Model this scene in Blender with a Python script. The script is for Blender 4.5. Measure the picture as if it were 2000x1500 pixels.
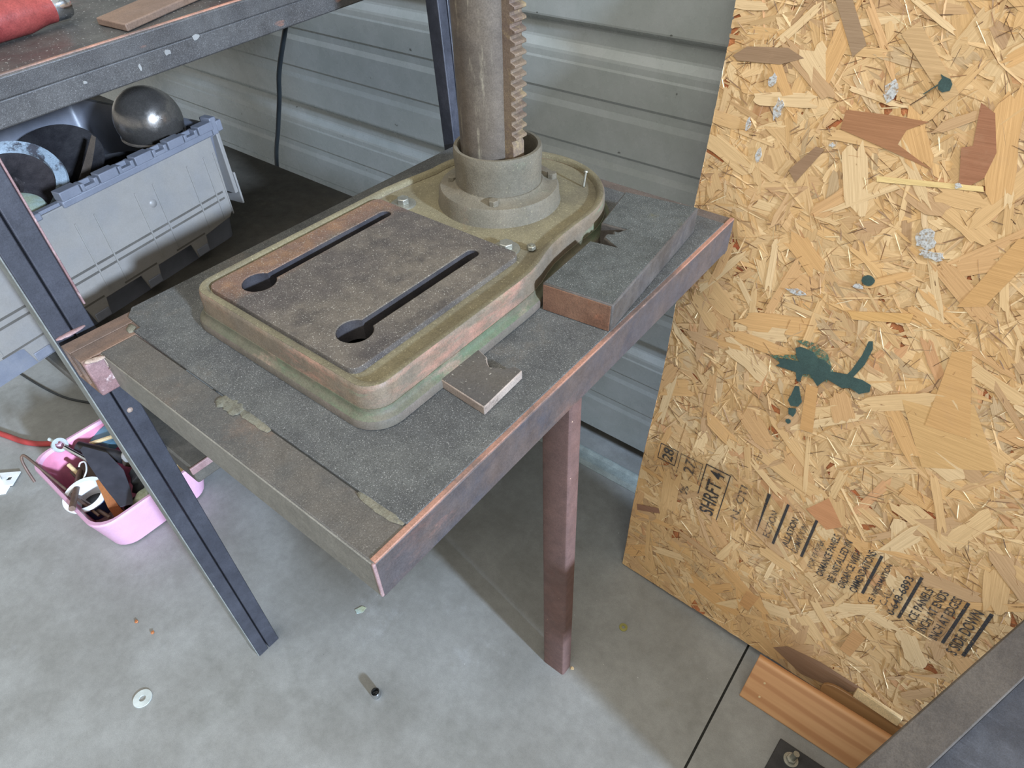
import bpy, bmesh, math, random
from mathutils import Vector, Matrix
R = random.Random(7)
scene = bpy.context.scene
for o in list(bpy.data.objects): bpy.data.objects.remove(o)
COL = scene.collection
PI = math.pi

# ---------------------------------------------------------------- camera
cam_d = bpy.data.cameras.new('camera'); cam = bpy.data.objects.new('camera', cam_d); COL.objects.link(cam)
M = ((0.78982799, 0.61301053, -0.01974399), (0.40459428, -0.54494943, -0.73439335), (-0.46095033, 0.57205612, -0.67843687))
m4 = Matrix(((M[0][0], -M[1][0], -M[2][0], 0), (M[0][1], -M[1][1], -M[2][1], 0), (M[0][2], -M[1][2], -M[2][2], 1.275), (0, 0, 0, 1)))
cam.matrix_world = m4
cam_d.sensor_width = 36; cam_d.lens = 36 * 1255.706 / 2000; cam_d.clip_start = .02
scene.camera = cam
# ---------------------------------------------------------------- light
w = bpy.data.worlds.new('workshop_air'); scene.world = w; w.use_nodes = True
bg = w.node_tree.nodes['Background']; bg.inputs[0].default_value = (1.0, .99, .935, 1); bg.inputs[1].default_value = .56
def lamp(name, kind, loc, target, energy, color, **k):
    d = bpy.data.lights.new(name, kind); o = bpy.data.objects.new(name, d); COL.objects.link(o)
    o.location = loc; o.rotation_euler = (Vector(target) - Vector(loc)).to_track_quat('-Z', 'Y').to_euler()
    d.energy = energy; d.color = color
    for a, b in k.items(): setattr(d, a, b)
    return o
# daylight through the open door to the right, low and cool
lamp('door_daylight', 'SUN', (6, -.9, 1.97), (0, 0, 0), 6.3, (.60, .755, 1.0), angle=math.radians(3.5))
# added overhead fill lamp, broad and neutral, with no fixture seen
lamp('overhead_fill', 'AREA', (-.3, -.5, 3.4), (-.5, .4, 0), 60, (1.0, .975, .92), shape='RECTANGLE', size=3.2, size_y=2.0)
scene.view_settings.view_transform = 'Standard'; scene.view_settings.look = 'None'
scene.view_settings.exposure = 0.12; scene.view_settings.gamma = 1.0; scene.view_settings.use_curve_mapping = False

# ---------------------------------------------------------------- materials
def lin(c):
    return tuple(((v / 255) / 12.92 if v / 255 <= .04045 else ((v / 255 + .055) / 1.055) ** 2.4) for v in c) + (1,)
class NT:
    def __init__(s, name):
        s.m = bpy.data.materials.new(name); s.m.use_nodes = True; s.t = s.m.node_tree
        s.p = s.t.nodes['Principled BSDF']; s.tc = s.n('ShaderNodeTexCoord')
    def n(s, t, **k):
        x = s.t.nodes.new(t)
        for a, b in k.items(): setattr(x, a, b)
        return x
    def l(s, a, b): s.t.links.new(a, b)
    def coord(s, stretch=(1, 1, 1), kind='Object', rot=(0, 0, 0), off=(0, 0, 0)):
        mp = s.n('ShaderNodeMapping'); mp.inputs['Scale'].default_value = stretch; mp.inputs['Rotation'].default_value = rot
        mp.inputs['Location'].default_value = off
        s.l(s.tc.outputs[kind], mp.inputs[0]); return mp.outputs[0]
    def grit(s, c, v, amt):
        x = s.n('ShaderNodeMix', data_type='RGBA', blend_type='MULTIPLY'); x.inputs[0].default_value = 1
        if isinstance(c, tuple): x.inputs[6].default_value = c
        else: s.l(c, x.inputs[6])
        a = s.n('ShaderNodeMath', operation='ADD'); s.l(s.rng(s.noise(v, 55, 8, .75), .25, .75, 1 - amt, 1 + amt * .55), a.inputs[0]); s.l(s.rng(s.noise(v, 620, 3, .7), .28, .72, -amt * .8, amt * .8), a.inputs[1])
        g = s.n('ShaderNodeCombineColor'); [s.l(a.outputs[0], g.inputs[i]) for i in range(3)]
        s.l(g.outputs[0], x.inputs[7]); return x.outputs[2]
    def noise(s, vec, scale, detail=4, rough=.6, dist=0):
        x = s.n('ShaderNodeTexNoise'); x.inputs['Scale'].default_value = scale; x.inputs['Detail'].default_value = detail
        x.inputs['Roughness'].default_value = rough; x.inputs['Distortion'].default_value = dist
        s.l(vec, x.inputs['Vector']); return x.outputs['Fac']
    def rng(s, v, lo, hi, a=0., b=1.):
        x = s.n('ShaderNodeMapRange', interpolation_type='SMOOTHSTEP'); x.clamp = True
        for i, q in enumerate((lo, hi, a, b)): x.inputs[i + 1].default_value = q
        s.l(v, x.inputs[0]); return x.outputs[0]
    def mix(s, f, a, b):
        x = s.n('ShaderNodeMix', data_type='RGBA')
        if isinstance(f, float): x.inputs[0].default_value = f
        else: s.l(f, x.inputs[0])
        for i, q in ((6, a), (7, b)):
            if isinstance(q, tuple): x.inputs[i].default_value = q
            else: s.l(q, x.inputs[i])
        return x.outputs[2]
def worn(name, base, base2=None, layers=(), rough=.7, metal=0., bump=.15, bscale=300, stretch=(1, 1, 1), mscale=14, kind='Object', spec=.5, rvar=.1, grit=.22):
    """base mottled with base2, then layers (colour, scale, lo, hi, strength, stretch, detail)"""
    s = NT(name); c = lin(base)
    v = s.coord(stretch, kind)
    if base2: c = s.mix(s.rng(s.noise(v, mscale, 5), .35, .68), c, lin(base2))
    for i, L in enumerate(layers):
        col, sc, lo, hi, st = L[:5]; stx = L[5] if len(L) > 5 else (1, 1, 1); det = L[6] if len(L) > 6 else 10
        vv = s.coord(stx, kind, off=(i * 3.1, i * 1.7, i * 5.3))
        c = s.mix(s.rng(s.noise(vv, sc, det, .6 if det < 5 else .72), lo, hi, 0, st), c, lin(col))
    if grit: c = s.grit(c, v, grit)
    if isinstance(c, tuple): s.p.inputs['Base Color'].default_value = c
    else: s.l(c, s.p.inputs['Base Color'])
    s.p.inputs['Metallic'].default_value = metal
    s.p.inputs['Specular IOR Level'].default_value = spec
    s.l(s.rng(s.noise(v, 30, 3), .3, .7, max(rough - rvar, .04), min(rough + rvar, 1)), s.p.inputs['Roughness'])
    if bump:
        b = s.n('ShaderNodeBump'); b.inputs['Strength'].default_value = bump; b.inputs['Distance'].default_value = .002
        s.l(s.noise(v, bscale, 4, .7), b.inputs['Height']); s.l(b.outputs[0], s.p.inputs['Normal'])
    return s.m
def plain(name, c, rough=.5, metal=0., bump=0, bscale=200, spec=.5):
    return worn(name, c, tuple(min(255, int(v * 1.12)) for v in c), rough=rough, metal=metal, bump=bump, bscale=bscale, spec=spec, grit=.05)

RUST = (142, 84, 48); SALMON = (200, 128, 100); DUST = (205, 203, 196)
mt = {}
mt['floor'] = worn('concrete', (136, 136, 131), (154, 155, 151), [((112, 113, 106), 3.1, .5, .72, .5), ((182, 185, 186), 5.5, .58, .75, .45),
    ((122, 120, 104), 11, .6, .75, .3), ((225, 225, 222), 120, .765, .79, .7, (1, 1, 1), 2), ((90, 92, 88), 110, .765, .79, .5, (1, 1, 1), 2), ((180, 182, 182), 16, .62, .74, .28, (1, 3, 1))], rough=.55, bump=.08, bscale=260, mscale=5, grit=.13)
mt['joint'] = plain('joint_filler', (40, 40, 36), .9)
mt['wall'] = worn('wall_paint', (156, 161, 157), (164, 168, 165), [((74, 76, 70), 42, .735, .76, .85, (1, 1, 1), 2), ((150, 154, 148), 2.5, .52, .75, .4), ((120, 122, 112), 9, .66, .76, .3)], rough=.27, bump=.012, bscale=26, spec=.6, rvar=.05, grit=.06)
mt['plate'] = worn('plate_steel', (76, 76, 74), (90, 90, 86), [((106, 92, 78), 7, .56, .74, .5), ((126, 130, 124), 11, .6, .74, .45), ((140, 98, 66), 9, .68, .78, .5),
    (DUST, 950, .585, .70, .45, (1, 1, 1), 2), ((40, 40, 40), 380, .62, .7, .6, (1, 1, 1), 2)], rough=.75, bump=.4, bscale=600)
mt['flange'] = worn('front_flange_steel', (92, 86, 78), (82, 80, 76), [((124, 98, 78), 9, .54, .72, .5), ((170, 165, 152), 900, .6, .7, .4, (1, 1, 1), 2), ((120, 130, 122), 12, .64, .75, .5)], rough=.75, bump=.3, bscale=500)
mt['apron'] = worn('apron_steel', (122, 118, 108), (132, 128, 118), [((150, 112, 88), 13, .66, .78, .4), ((86, 84, 78), 6, .55, .75, .4), ((190, 188, 180), 120, .73, .76, .7, (1, 1, 1), 2)], rough=.6, bump=.1)
mt['side'] = worn('side_apron_steel', (80, 74, 74), (92, 80, 74), [((134, 94, 78), 10, .54, .74, .6, (1, .35, 1)), ((164, 118, 100), 26, .62, .74, .5, (1, .3, 1)), ((66, 66, 72), 14, .52, .7, .7)], rough=.6, bump=.2, bscale=350)
mt['edge'] = worn('rubbed_edge', (104, 88, 80), (118, 94, 84), [((172, 124, 102), 8, .44, .58, .85, (1, .5, 1)), ((200, 156, 136), 22, .6, .68, .6, (1, .4, 1))]+[((90, 78, 70), 40, .55, .7, .6, (1, .4, 1))], rough=.6, bump=.2)
mt['rusttube_'] = worn('rusty_tube', (118, 88, 70), (134, 100, 76), [((160, 104, 62), 22, .58, .72, .6, (1, .3, 1)), ((90, 74, 64), 30, .55, .72, .5, (1, .2, 1))], rough=.75, bump=.25)
def tube_mat():
    s = NT('tube_rust_front'); v = s.coord(); v2 = s.coord((1, .25, 1))
    grey = s.mix(s.rng(s.noise(v, 12, 5), .35, .7), lin((74, 71, 64)), lin((92, 86, 76)))
    rust = s.mix(s.rng(s.noise(v2, 26, 5), .35, .66), lin((100, 84, 74)), lin((122, 96, 78)))
    sep = s.n('ShaderNodeSeparateXYZ'); s.l(s.tc.outputs['Object'], sep.inputs[0]); a = s.n('ShaderNodeMath', operation='MULTIPLY_ADD')
    s.l(s.noise(v, 18, 4), a.inputs[0]); a.inputs[1].default_value = .12; s.l(sep.outputs[1], a.inputs[2])
    s.l(s.grit(s.mix(s.rng(a.outputs[0], -.245, -.19), rust, grey), v, .24), s.p.inputs['Base Color']); s.p.inputs['Roughness'].default_value = .75
    return s.m
mt['rusttube'] = tube_mat()
mt['rear'] = worn('rear_angle_steel', (88, 78, 70), (100, 86, 76), [((120, 90, 74), 16, .58, .74, .5), (DUST, 600, .64, .7, .4, (1, 1, 1), 2)], rough=.75, bump=.2)
mt['primer'] = worn('bare_pink_weld', (160, 132, 130), (134, 102, 100), [((226, 206, 200), 40, .58, .7, .7), ((110, 84, 80), 24, .6, .74, .6)], rough=.55, bump=.3)
mt['weld'] = worn('weld_spatter', (206, 190, 176), (150, 126, 110), [((90, 80, 70), 90, .6, .7, .7)], rough=.6, bump=.6, bscale=240)
mt['putty'] = worn('putty_bead', (122, 116, 98), (104, 104, 92), [((84, 80, 70), 120, .5, .62, .7), ((150, 142, 112), 60, .62, .72, .6)], rough=.85, bump=.6, bscale=240)
mt['black'] = worn('black_bench_paint', (50, 51, 58), (60, 61, 68), [((84, 84, 92), 12, .5, .7, .5, (1, 1, .5)), ((168, 140, 134), 34, .70, .76, .7, (1, 1, .12)), ((150, 150, 158), 70, .69, .74, .7, (.5, .12, 1)), ((210, 206, 200), 60, .735, .76, .9)], rough=.5, bump=.12, bscale=280)
mt['shelfpaint'] = worn('shelf_rail_paint', (62, 60, 59), (76, 74, 72), [((150, 149, 146), 1300, .55, .72, .5, (1, 1, 1), 2), ((214, 212, 205), 32, .735, .75, .95, (1, 1, 1), 2), ((140, 96, 76), 60, .7, .75, .5, (1, .3, 1), 2)], rough=.5, bump=.2, bscale=400)
mt['shelftop'] = worn('shelf_top_steel', (58, 57, 55), (76, 74, 70), [((98, 70, 64), 6, .55, .72, .4), ((130, 128, 124), 40, .62, .74, .3, (.3, 1, 1)), (DUST, 300, .66, .7, .5, (1, 1, 1), 2)], rough=.42, bump=.1)
mt['lowshelf'] = worn('lower_shelf_steel', (82, 78, 70), (94, 89, 80), [((112, 104, 92), 7, .56, .72, .5)], rough=.7, bump=.1)
mt['greyface'] = worn('worn_grey_edge', (120, 122, 116), (136, 138, 132), [((84, 86, 84), 20, .58, .72, .6, (1, 1, .3)), ((200, 190, 180), 60, .7, .74, .6, (1, 1, 1), 2)], rough=.6, bump=.1)
mt['leg'] = worn('red_oxide_leg', (108, 82, 75), (118, 89, 81), [((138, 106, 95), 18, .6, .74, .5, (1, 1, .25)), ((96, 74, 70), 9, .55, .72, .5, (1, 1, .4)), ((226, 190, 160), 90, .745, .77, .8, (1, 1, 1), 2)], rough=.65, bump=.12)
mt['cast'] = worn('dusty_casting', (126, 117, 90), (106, 98, 78), [((98, 90, 72), 9, .55, .72, .5), ((146, 120, 84), 20, .6, .74, .5), ((96, 112, 84), 15, .62, .74, .4), ((186, 178, 142), 420, .64, .71, .5, (1, 1, 1), 2)], rough=.85, bump=.35, bscale=420)
mt['castside'] = worn('chipped_casting_paint', (126, 110, 90), (112, 102, 88), [((176, 126, 106), 13, .5, .68, .75, (.4, .4, 1.5)), ((118, 134, 106), 11, .55, .68, .75, (.35, .35, 2.6)), ((92, 84, 74), 24, .6, .72, .6, (.5, .5, 1.5)), ((226, 200, 180), 40, .68, .76, .6)], rough=.55, bump=.25, bscale=250)
mt['castfoot'] = worn('casting_foot_paint', (108, 97, 86), (96, 90, 78), [((98, 116, 92), 7, .62, .74, .6, (.4, .4, 2)), ((160, 132, 120), 16, .56, .72, .6, (.5, .5, 1.5)), ((90, 84, 76), 30, .62, .74, .5)], rough=.6, bump=.25)
mt['castcove'] = worn('casting_cove_paint', (92, 92, 74), (100, 92, 76), [((86, 110, 82), 8, .5, .64, .65, (.5, .5, 1.5)), ((150, 122, 106), 16, .52, .66, .7, (.5, .5, 1.5)), ((88, 82, 74), 30, .62, .74, .5)], rough=.55, bump=.2)
mt['slotdark'] = worn('dark_slot', (58, 56, 60), (70, 66, 66), [((100, 90, 78), 40, .6, .74, .5)], rough=.5, bump=.1)  # slot walls, darker than the pad
mt['pad'] = worn('oily_work_pad', (84, 74, 66), (98, 88, 74), [((62, 56, 56), 6, .5, .7, .75), ((128, 108, 84), 14, .6, .74, .35), ((196, 190, 176), 240, .68, .73, .75, (1, 1, 1), 2)], rough=.7, bump=.25, bscale=420)
def pad_rust():
    s = NT('oily_work_pad_rusted'); v = s.coord()
    c = s.mix(s.rng(s.noise(v, 7, 5), .35, .7), lin((80, 73, 68)), lin((104, 95, 83)))
    sep = s.n('ShaderNodeSeparateXYZ'); s.l(s.tc.outputs['Object'], sep.inputs[0])
    ax = s.n('ShaderNodeMath', operation='ADD'); s.l(sep.outputs[0], ax.inputs[0])
    nz = s.n('ShaderNodeMath', operation='MULTIPLY'); nz.inputs[1].default_value = .10; s.l(s.noise(v, 16, 5), nz.inputs[0]); s.l(nz.outputs[0], ax.inputs[1])
    rust = s.mix(s.rng(s.noise(v, 34, 5), .4, .66), lin((112, 88, 74)), lin((128, 98, 74)))
    s.pm = s.rng(ax.outputs[0], -.022, -.062); c = s.mix(s.pm, c, rust)
    c = s.mix(s.rng(s.noise(s.coord(off=(4, 2, 1)), 10, 5), .6, .72, 0, .6), c, lin((54, 49, 48)))
    c = s.mix(s.rng(s.noise(s.coord(off=(1, 7, 1)), 650, 2), .62, .69, 0, .55), c, lin((196, 190, 176)))
    c = s.grit(c, v, .26)
    s.l(c, s.p.inputs['Base Color']); s.p.inputs['Roughness'].default_value = .68
    b = s.n('ShaderNodeBump'); b.inputs['Strength'].default_value = .25; b.inputs['Distance'].default_value = .002
    s.l(s.noise(v, 420, 4, .7), b.inputs['Height']); s.l(b.outputs[0], s.p.inputs['Normal'])
    return s.m
mt['padrust'] = pad_rust()
mt['column'] = worn('column_steel', (124, 112, 98), (106, 96, 86), [((134, 100, 80), 8, .55, .7, .5, (1, 1, .8)), ((190, 178, 152), 60, .54, .68, .75, (1, 1, .13)), ((70, 62, 58), 14, .6, .74, .5, (1, 1, 2.2))], rough=.48, metal=.35, bump=.08, bscale=200)
mt['rack'] = worn('rack_steel', (124, 106, 86), (104, 86, 74), [((166, 144, 104), 22, .5, .66, .7), ((96, 74, 66), 30, .6, .72, .6)], rough=.7, bump=.25)
mt['collar'] = worn('collar_casting', (114, 105, 88), (102, 96, 82), [((98, 106, 86), 12, .6, .74, .45), ((132, 104, 86), 20, .6, .74, .5), ((176, 166, 132), 380, .66, .72, .4, (1, 1, 1), 2)], rough=.8, bump=.3, bscale=380)
mt['block'] = worn('dusty_block', (72, 74, 70), (84, 86, 82), [((104, 98, 62), 9, .6, .74, .5), (DUST, 800, .60, .70, .55, (1, 1, 1), 2), ((36, 38, 38), 420, .6, .7, .6, (1, 1, 1), 2)], rough=.8, bump=.5, bscale=600)
mt['blockend'] = worn('rusty_cut_end', (114, 80, 60), (128, 94, 72), [((160, 100, 68), 20, .6, .72, .5), ((84, 62, 50), 26, .58, .72, .6)], rough=.75, bump=.25)
mt['blockside'] = worn('block_side', (76, 70, 64), (92, 86, 80), [((60, 58, 62), 12, .5, .7, .6), ((150, 140, 128), 60, .68, .74, .5)], rough=.6, bump=.2)
mt['vplate'] = worn('vee_plate_steel', (88, 82, 74), (76, 72, 68), [((110, 100, 84), 14, .58, .74, .5), ((180, 174, 160), 300, .67, .72, .6, (1, 1, 1), 2)], rough=.75, bump=.25)
mt['vedge'] = worn('bright_vee_edge', (176, 160, 146), (140, 124, 112), [((96, 84, 72), 40, .58, .7, .7)], rough=.55, bump=.3)
mt['zinc'] = worn('zinc', (168, 166, 154), (150, 146, 130), [((112, 104, 84), 60, .6, .72, .5)], rough=.4, metal=.7, bump=.05)
mt['washer'] = plain('zinc_washer', (196, 204, 200), .35, .25)
mt['brass'] = plain('brass', (150, 146, 84), .5, .3)
mt['chrome'] = plain('chrome', (205, 208, 212), .16, 1)
mt['ball'] = worn('float_steel', (140, 134, 127), (116, 111, 106), [((138, 122, 100), 16, .58, .72, .4), ((60, 58, 58), 9, .6, .74, .5)], rough=.28, metal=.8, bump=.02, bscale=100)
mt['tote'] = worn('grey_tote', (112, 115, 124), (120, 122, 130), [((150, 146, 140), 7, .55, .75, .35)], rough=.42, bump=.05, bscale=500, grit=.07)
mt['lid'] = worn('grey_tote_lid', (140, 135, 128), (132, 129, 125), [((170, 166, 160), 40, .68, .76, .4), ((132, 132, 136), 3, .5, .75, .4)], rough=.42, bump=.04, bscale=500, grit=.07)
mt['groove'] = plain('lid_groove', (84, 80, 74), .6)
mt['dark'] = worn('dark_scrap', (40, 39, 42), (56, 54, 55), [((100, 96, 94), 34, .66, .76, .4)], rough=.5, bump=.2)
mt['wheel'] = worn('scuffed_wheel', (46, 42, 44), (64, 58, 58), [((130, 122, 120), 44, .6, .72, .55, (1, 1, 1)), ((30, 28, 30), 12, .58, .7, .7)], rough=.55, bump=.3)
mt['glintband'] = worn('painted_reflection_band', (176, 190, 200), (150, 164, 174), [((66, 60, 64), 26, .52, .62, .9), ((66, 60, 64), 90, .55, .66, .8)], rough=.5)  # bluish reflected light on the wheel rim, painted as a pale colour
mt['palecap'] = worn('pale_cap', (188, 196, 160), (170, 190, 190), [((110, 112, 96), 24, .6, .72, .5)], rough=.5)
mt['blade'] = worn('brown_blade', (104, 90, 76), (84, 74, 66), [((60, 54, 50), 24, .58, .7, .6)], rough=.6, metal=.3)
mt['pink'] = worn('pink_plastic', (222, 174, 196), (216, 166, 190), [((214, 172, 180), 6, .55, .75, .3)], rough=.38, grit=.07)
mt['redin'] = plain('deep_pink_inside', (206, 128, 152), .45)
mt['redhose'] = plain('red_hose', (164, 58, 56), .45)
mt['red'] = worn('red_tool_paint', (128, 54, 52), (144, 66, 60), [((220, 170, 160), 30, .7, .76, .5), ((60, 50, 48), 16, .68, .76, .7)], rough=.35)
mt['brightred'] = plain('bright_red', (214, 60, 48), .4)
mt['bar'] = worn('brown_flat_bar', (124, 100, 82), (112, 92, 78), [((150, 120, 98), 20, .6, .74, .4, (.5, 1, 1))], rough=.65, bump=.1)
mt['white'] = plain('white_plastic', (226, 230, 230), .4)
mt['chip'] = plain('grey_paint_chip', (128, 127, 124), .6)
mt['cable'] = plain('black_cable', (30, 34, 36), .45)
mt['rustbar'] = worn('rusty_rod', (112, 92, 82), (132, 108, 92), [((84, 66, 58), 40, .58, .7, .6)], rough=.55, metal=.3)
mt['sheet'] = plain('grey_sheet_metal', (96, 96, 104), .42, .4)
mt['orangewood'] = worn('orange_wood', (188, 122, 74), (164, 98, 60), rough=.6)
mt['bluelabel'] = plain('dark_blue_label', (44, 70, 120), .4)
mt['tealglass'] = plain('blue_grey_plastic', (92, 128, 146), .35)
mt['gapdark'] = plain('wall_gap_dark', (58, 56, 50), .9)  # plain dark colour for the backing behind the wall sheet
mt['curb'] = worn('pale_sill', (138, 148, 144), (150, 160, 156), rough=.5, bump=.05)
mt['rail'] = worn('weathered_rail_wood', (92, 84, 75), (80, 73, 66), [((74, 66, 60), 24, .55, .7, .5, (3, .3, 1)), ((108, 98, 88), 60, .64, .74, .3, (3, .25, 1))], rough=.8, bump=.25, bscale=120)
mt['benchtop'] = worn('dark_painted_top', (64, 66, 72), (80, 82, 88), [((108, 110, 118), 26, .56, .74, .6, (.35, 2.2, 1)), ((40, 40, 46), 36, .58, .72, .7, (.4, 2.4, 1)), ((190, 190, 196), 60, .74, .77, .7, (1, 1, 1), 2)], rough=.5, bump=.25, bscale=90)
mt['blackplate'] = worn('black_plate', (46, 47, 48), (58, 59, 60), [((96, 94, 88), 50, .68, .75, .5)], rough=.55, bump=.1)
mt['palewood'] = worn('pale_stick_wood', (234, 208, 160), (222, 194, 146), [((200, 168, 120), 60, .6, .74, .4, (.2, 1, 1))], rough=.6)
mt['ink'] = None
def cedar(name, a, b, c):
    s = NT(name); v = s.coord((1.2, 16, 16))
    n1 = s.noise(v, 4, 5, .55, .6); col = s.mix(s.rng(n1, .3, .7), lin(a), lin(b))
    wv = s.n('ShaderNodeTexWave', wave_type='BANDS', bands_direction='Z'); wv.inputs['Scale'].default_value = 1.3; wv.inputs['Distortion'].default_value = 6; wv.inputs['Detail'].default_value = 2
    s.l(s.coord((1.0, 8, 8)), wv.inputs[0]); col = s.mix(s.rng(wv.outputs['Fac'], .55, .98, 0, .65), col, lin(c))
    s.l(col, s.p.inputs['Base Color']); s.p.inputs['Roughness'].default_value = .5
    return s.m
mt['cedar'] = cedar('cedar_board_wood', (204, 152, 104), (214, 164, 116), (180, 124, 80))
mt['slat'] = cedar('brown_slat_wood', (160, 120, 76), (170, 130, 86), (138, 100, 62))
def osb_mat():
    s = NT('osb_strands'); at = s.n('ShaderNodeAttribute', attribute_name='tone'); uvn = s.n('ShaderNodeUVMap'); uvn.uv_map = 'grain'
    mp = s.n('ShaderNodeMapping'); mp.inputs['Scale'].default_value = (12, 380, 1); s.l(uvn.outputs[0], mp.inputs[0])
    g = s.noise(mp.outputs[0], 1.0, 6, .7, .3)
    mp2 = s.n('ShaderNodeMapping'); mp2.inputs['Scale'].default_value = (9, 1500, 1); s.l(uvn.outputs[0], mp2.inputs[0]); g2 = s.noise(mp2.outputs[0], 1.0, 3, .7)
    mp3 = s.n('ShaderNodeMapping'); mp3.inputs['Scale'].default_value = (22, 260, 1); mp3.inputs['Location'].default_value = (7, 3, 0); s.l(uvn.outputs[0], mp3.inputs[0]); g3 = s.noise(mp3.outputs[0], 1.0, 6, .75)
    c = at.outputs['Color']
    def mul(c, f, lo, hi):
        x = s.n('ShaderNodeMix', data_type='RGBA', blend_type='MULTIPLY'); x.inputs[0].default_value = 1; s.l(c, x.inputs[6]); s.l(s.mix(f, lo, hi), x.inputs[7]); return x.outputs[2]
    c = mul(c, s.rng(g, .28, .72), (.86, .83, .79, 1), (1.07, 1.06, 1.05, 1)); c = mul(c, s.rng(g2, .3, .7), (.88, .86, .83, 1), (1.06, 1.06, 1.06, 1))
    c = s.mix(s.rng(g3, .62, .74, 0, .55), c, lin((150, 116, 86))); c = s.mix(s.rng(s.noise(s.coord(), 9, 8, .7), .56, .74, 0, .35), c, lin((186, 150, 116)))
    s.l(c, s.p.inputs['Base Color']); s.p.inputs['Roughness'].default_value = .62; s.p.inputs['Specular IOR Level'].default_value = .3
    b = s.n('ShaderNodeBump'); b.inputs['Strength'].default_value = .25; b.inputs['Distance'].default_value = .001; s.l(g, b.inputs['Height']); s.l(b.outputs[0], s.p.inputs['Normal'])
    return s.m
mt['osb'] = osb_mat()
mt['osbedge'] = worn('osb_edge', (200, 128, 78), (180, 112, 70), [((206, 96, 66), 20, .5, .66, .75), ((150, 104, 70), 90, .55, .7, .6)], rough=.8, bump=.6, bscale=200)
def ink(name, c, lo, hi):
    s = NT(name); s.p.inputs['Base Color'].default_value = lin(c); s.p.inputs['Roughness'].default_value = .7
    out = s.t.nodes['Material Output']; tr = s.n('ShaderNodeBsdfTransparent'); mx = s.n('ShaderNodeMixShader')
    s.l(s.rng(s.noise(s.coord(), 230, 4, .7), lo, hi), mx.inputs[0]); s.l(tr.outputs[0], mx.inputs[1]); s.l(s.p.outputs[0], mx.inputs[2]); s.l(mx.outputs[0], out.inputs[0])
    return s.m
mt['ink'] = ink('stamped_ink', (60, 57, 56), .30, .50)
mt['faintink'] = ink('faint_ink', (88, 78, 70), .36, .58)
mt['greenpaint'] = worn('dark_green_paint', (58, 80, 76), (66, 90, 84), [((120, 140, 116), 90, .66, .74, .5)], rough=.4, bump=.1)
mt['thinpaint'] = ink('brushed_thin_paint', (92, 118, 96), .44, .6)
mt['palepaint'] = ink('pale_smear', (204, 204, 200), .36, .60)

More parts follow.
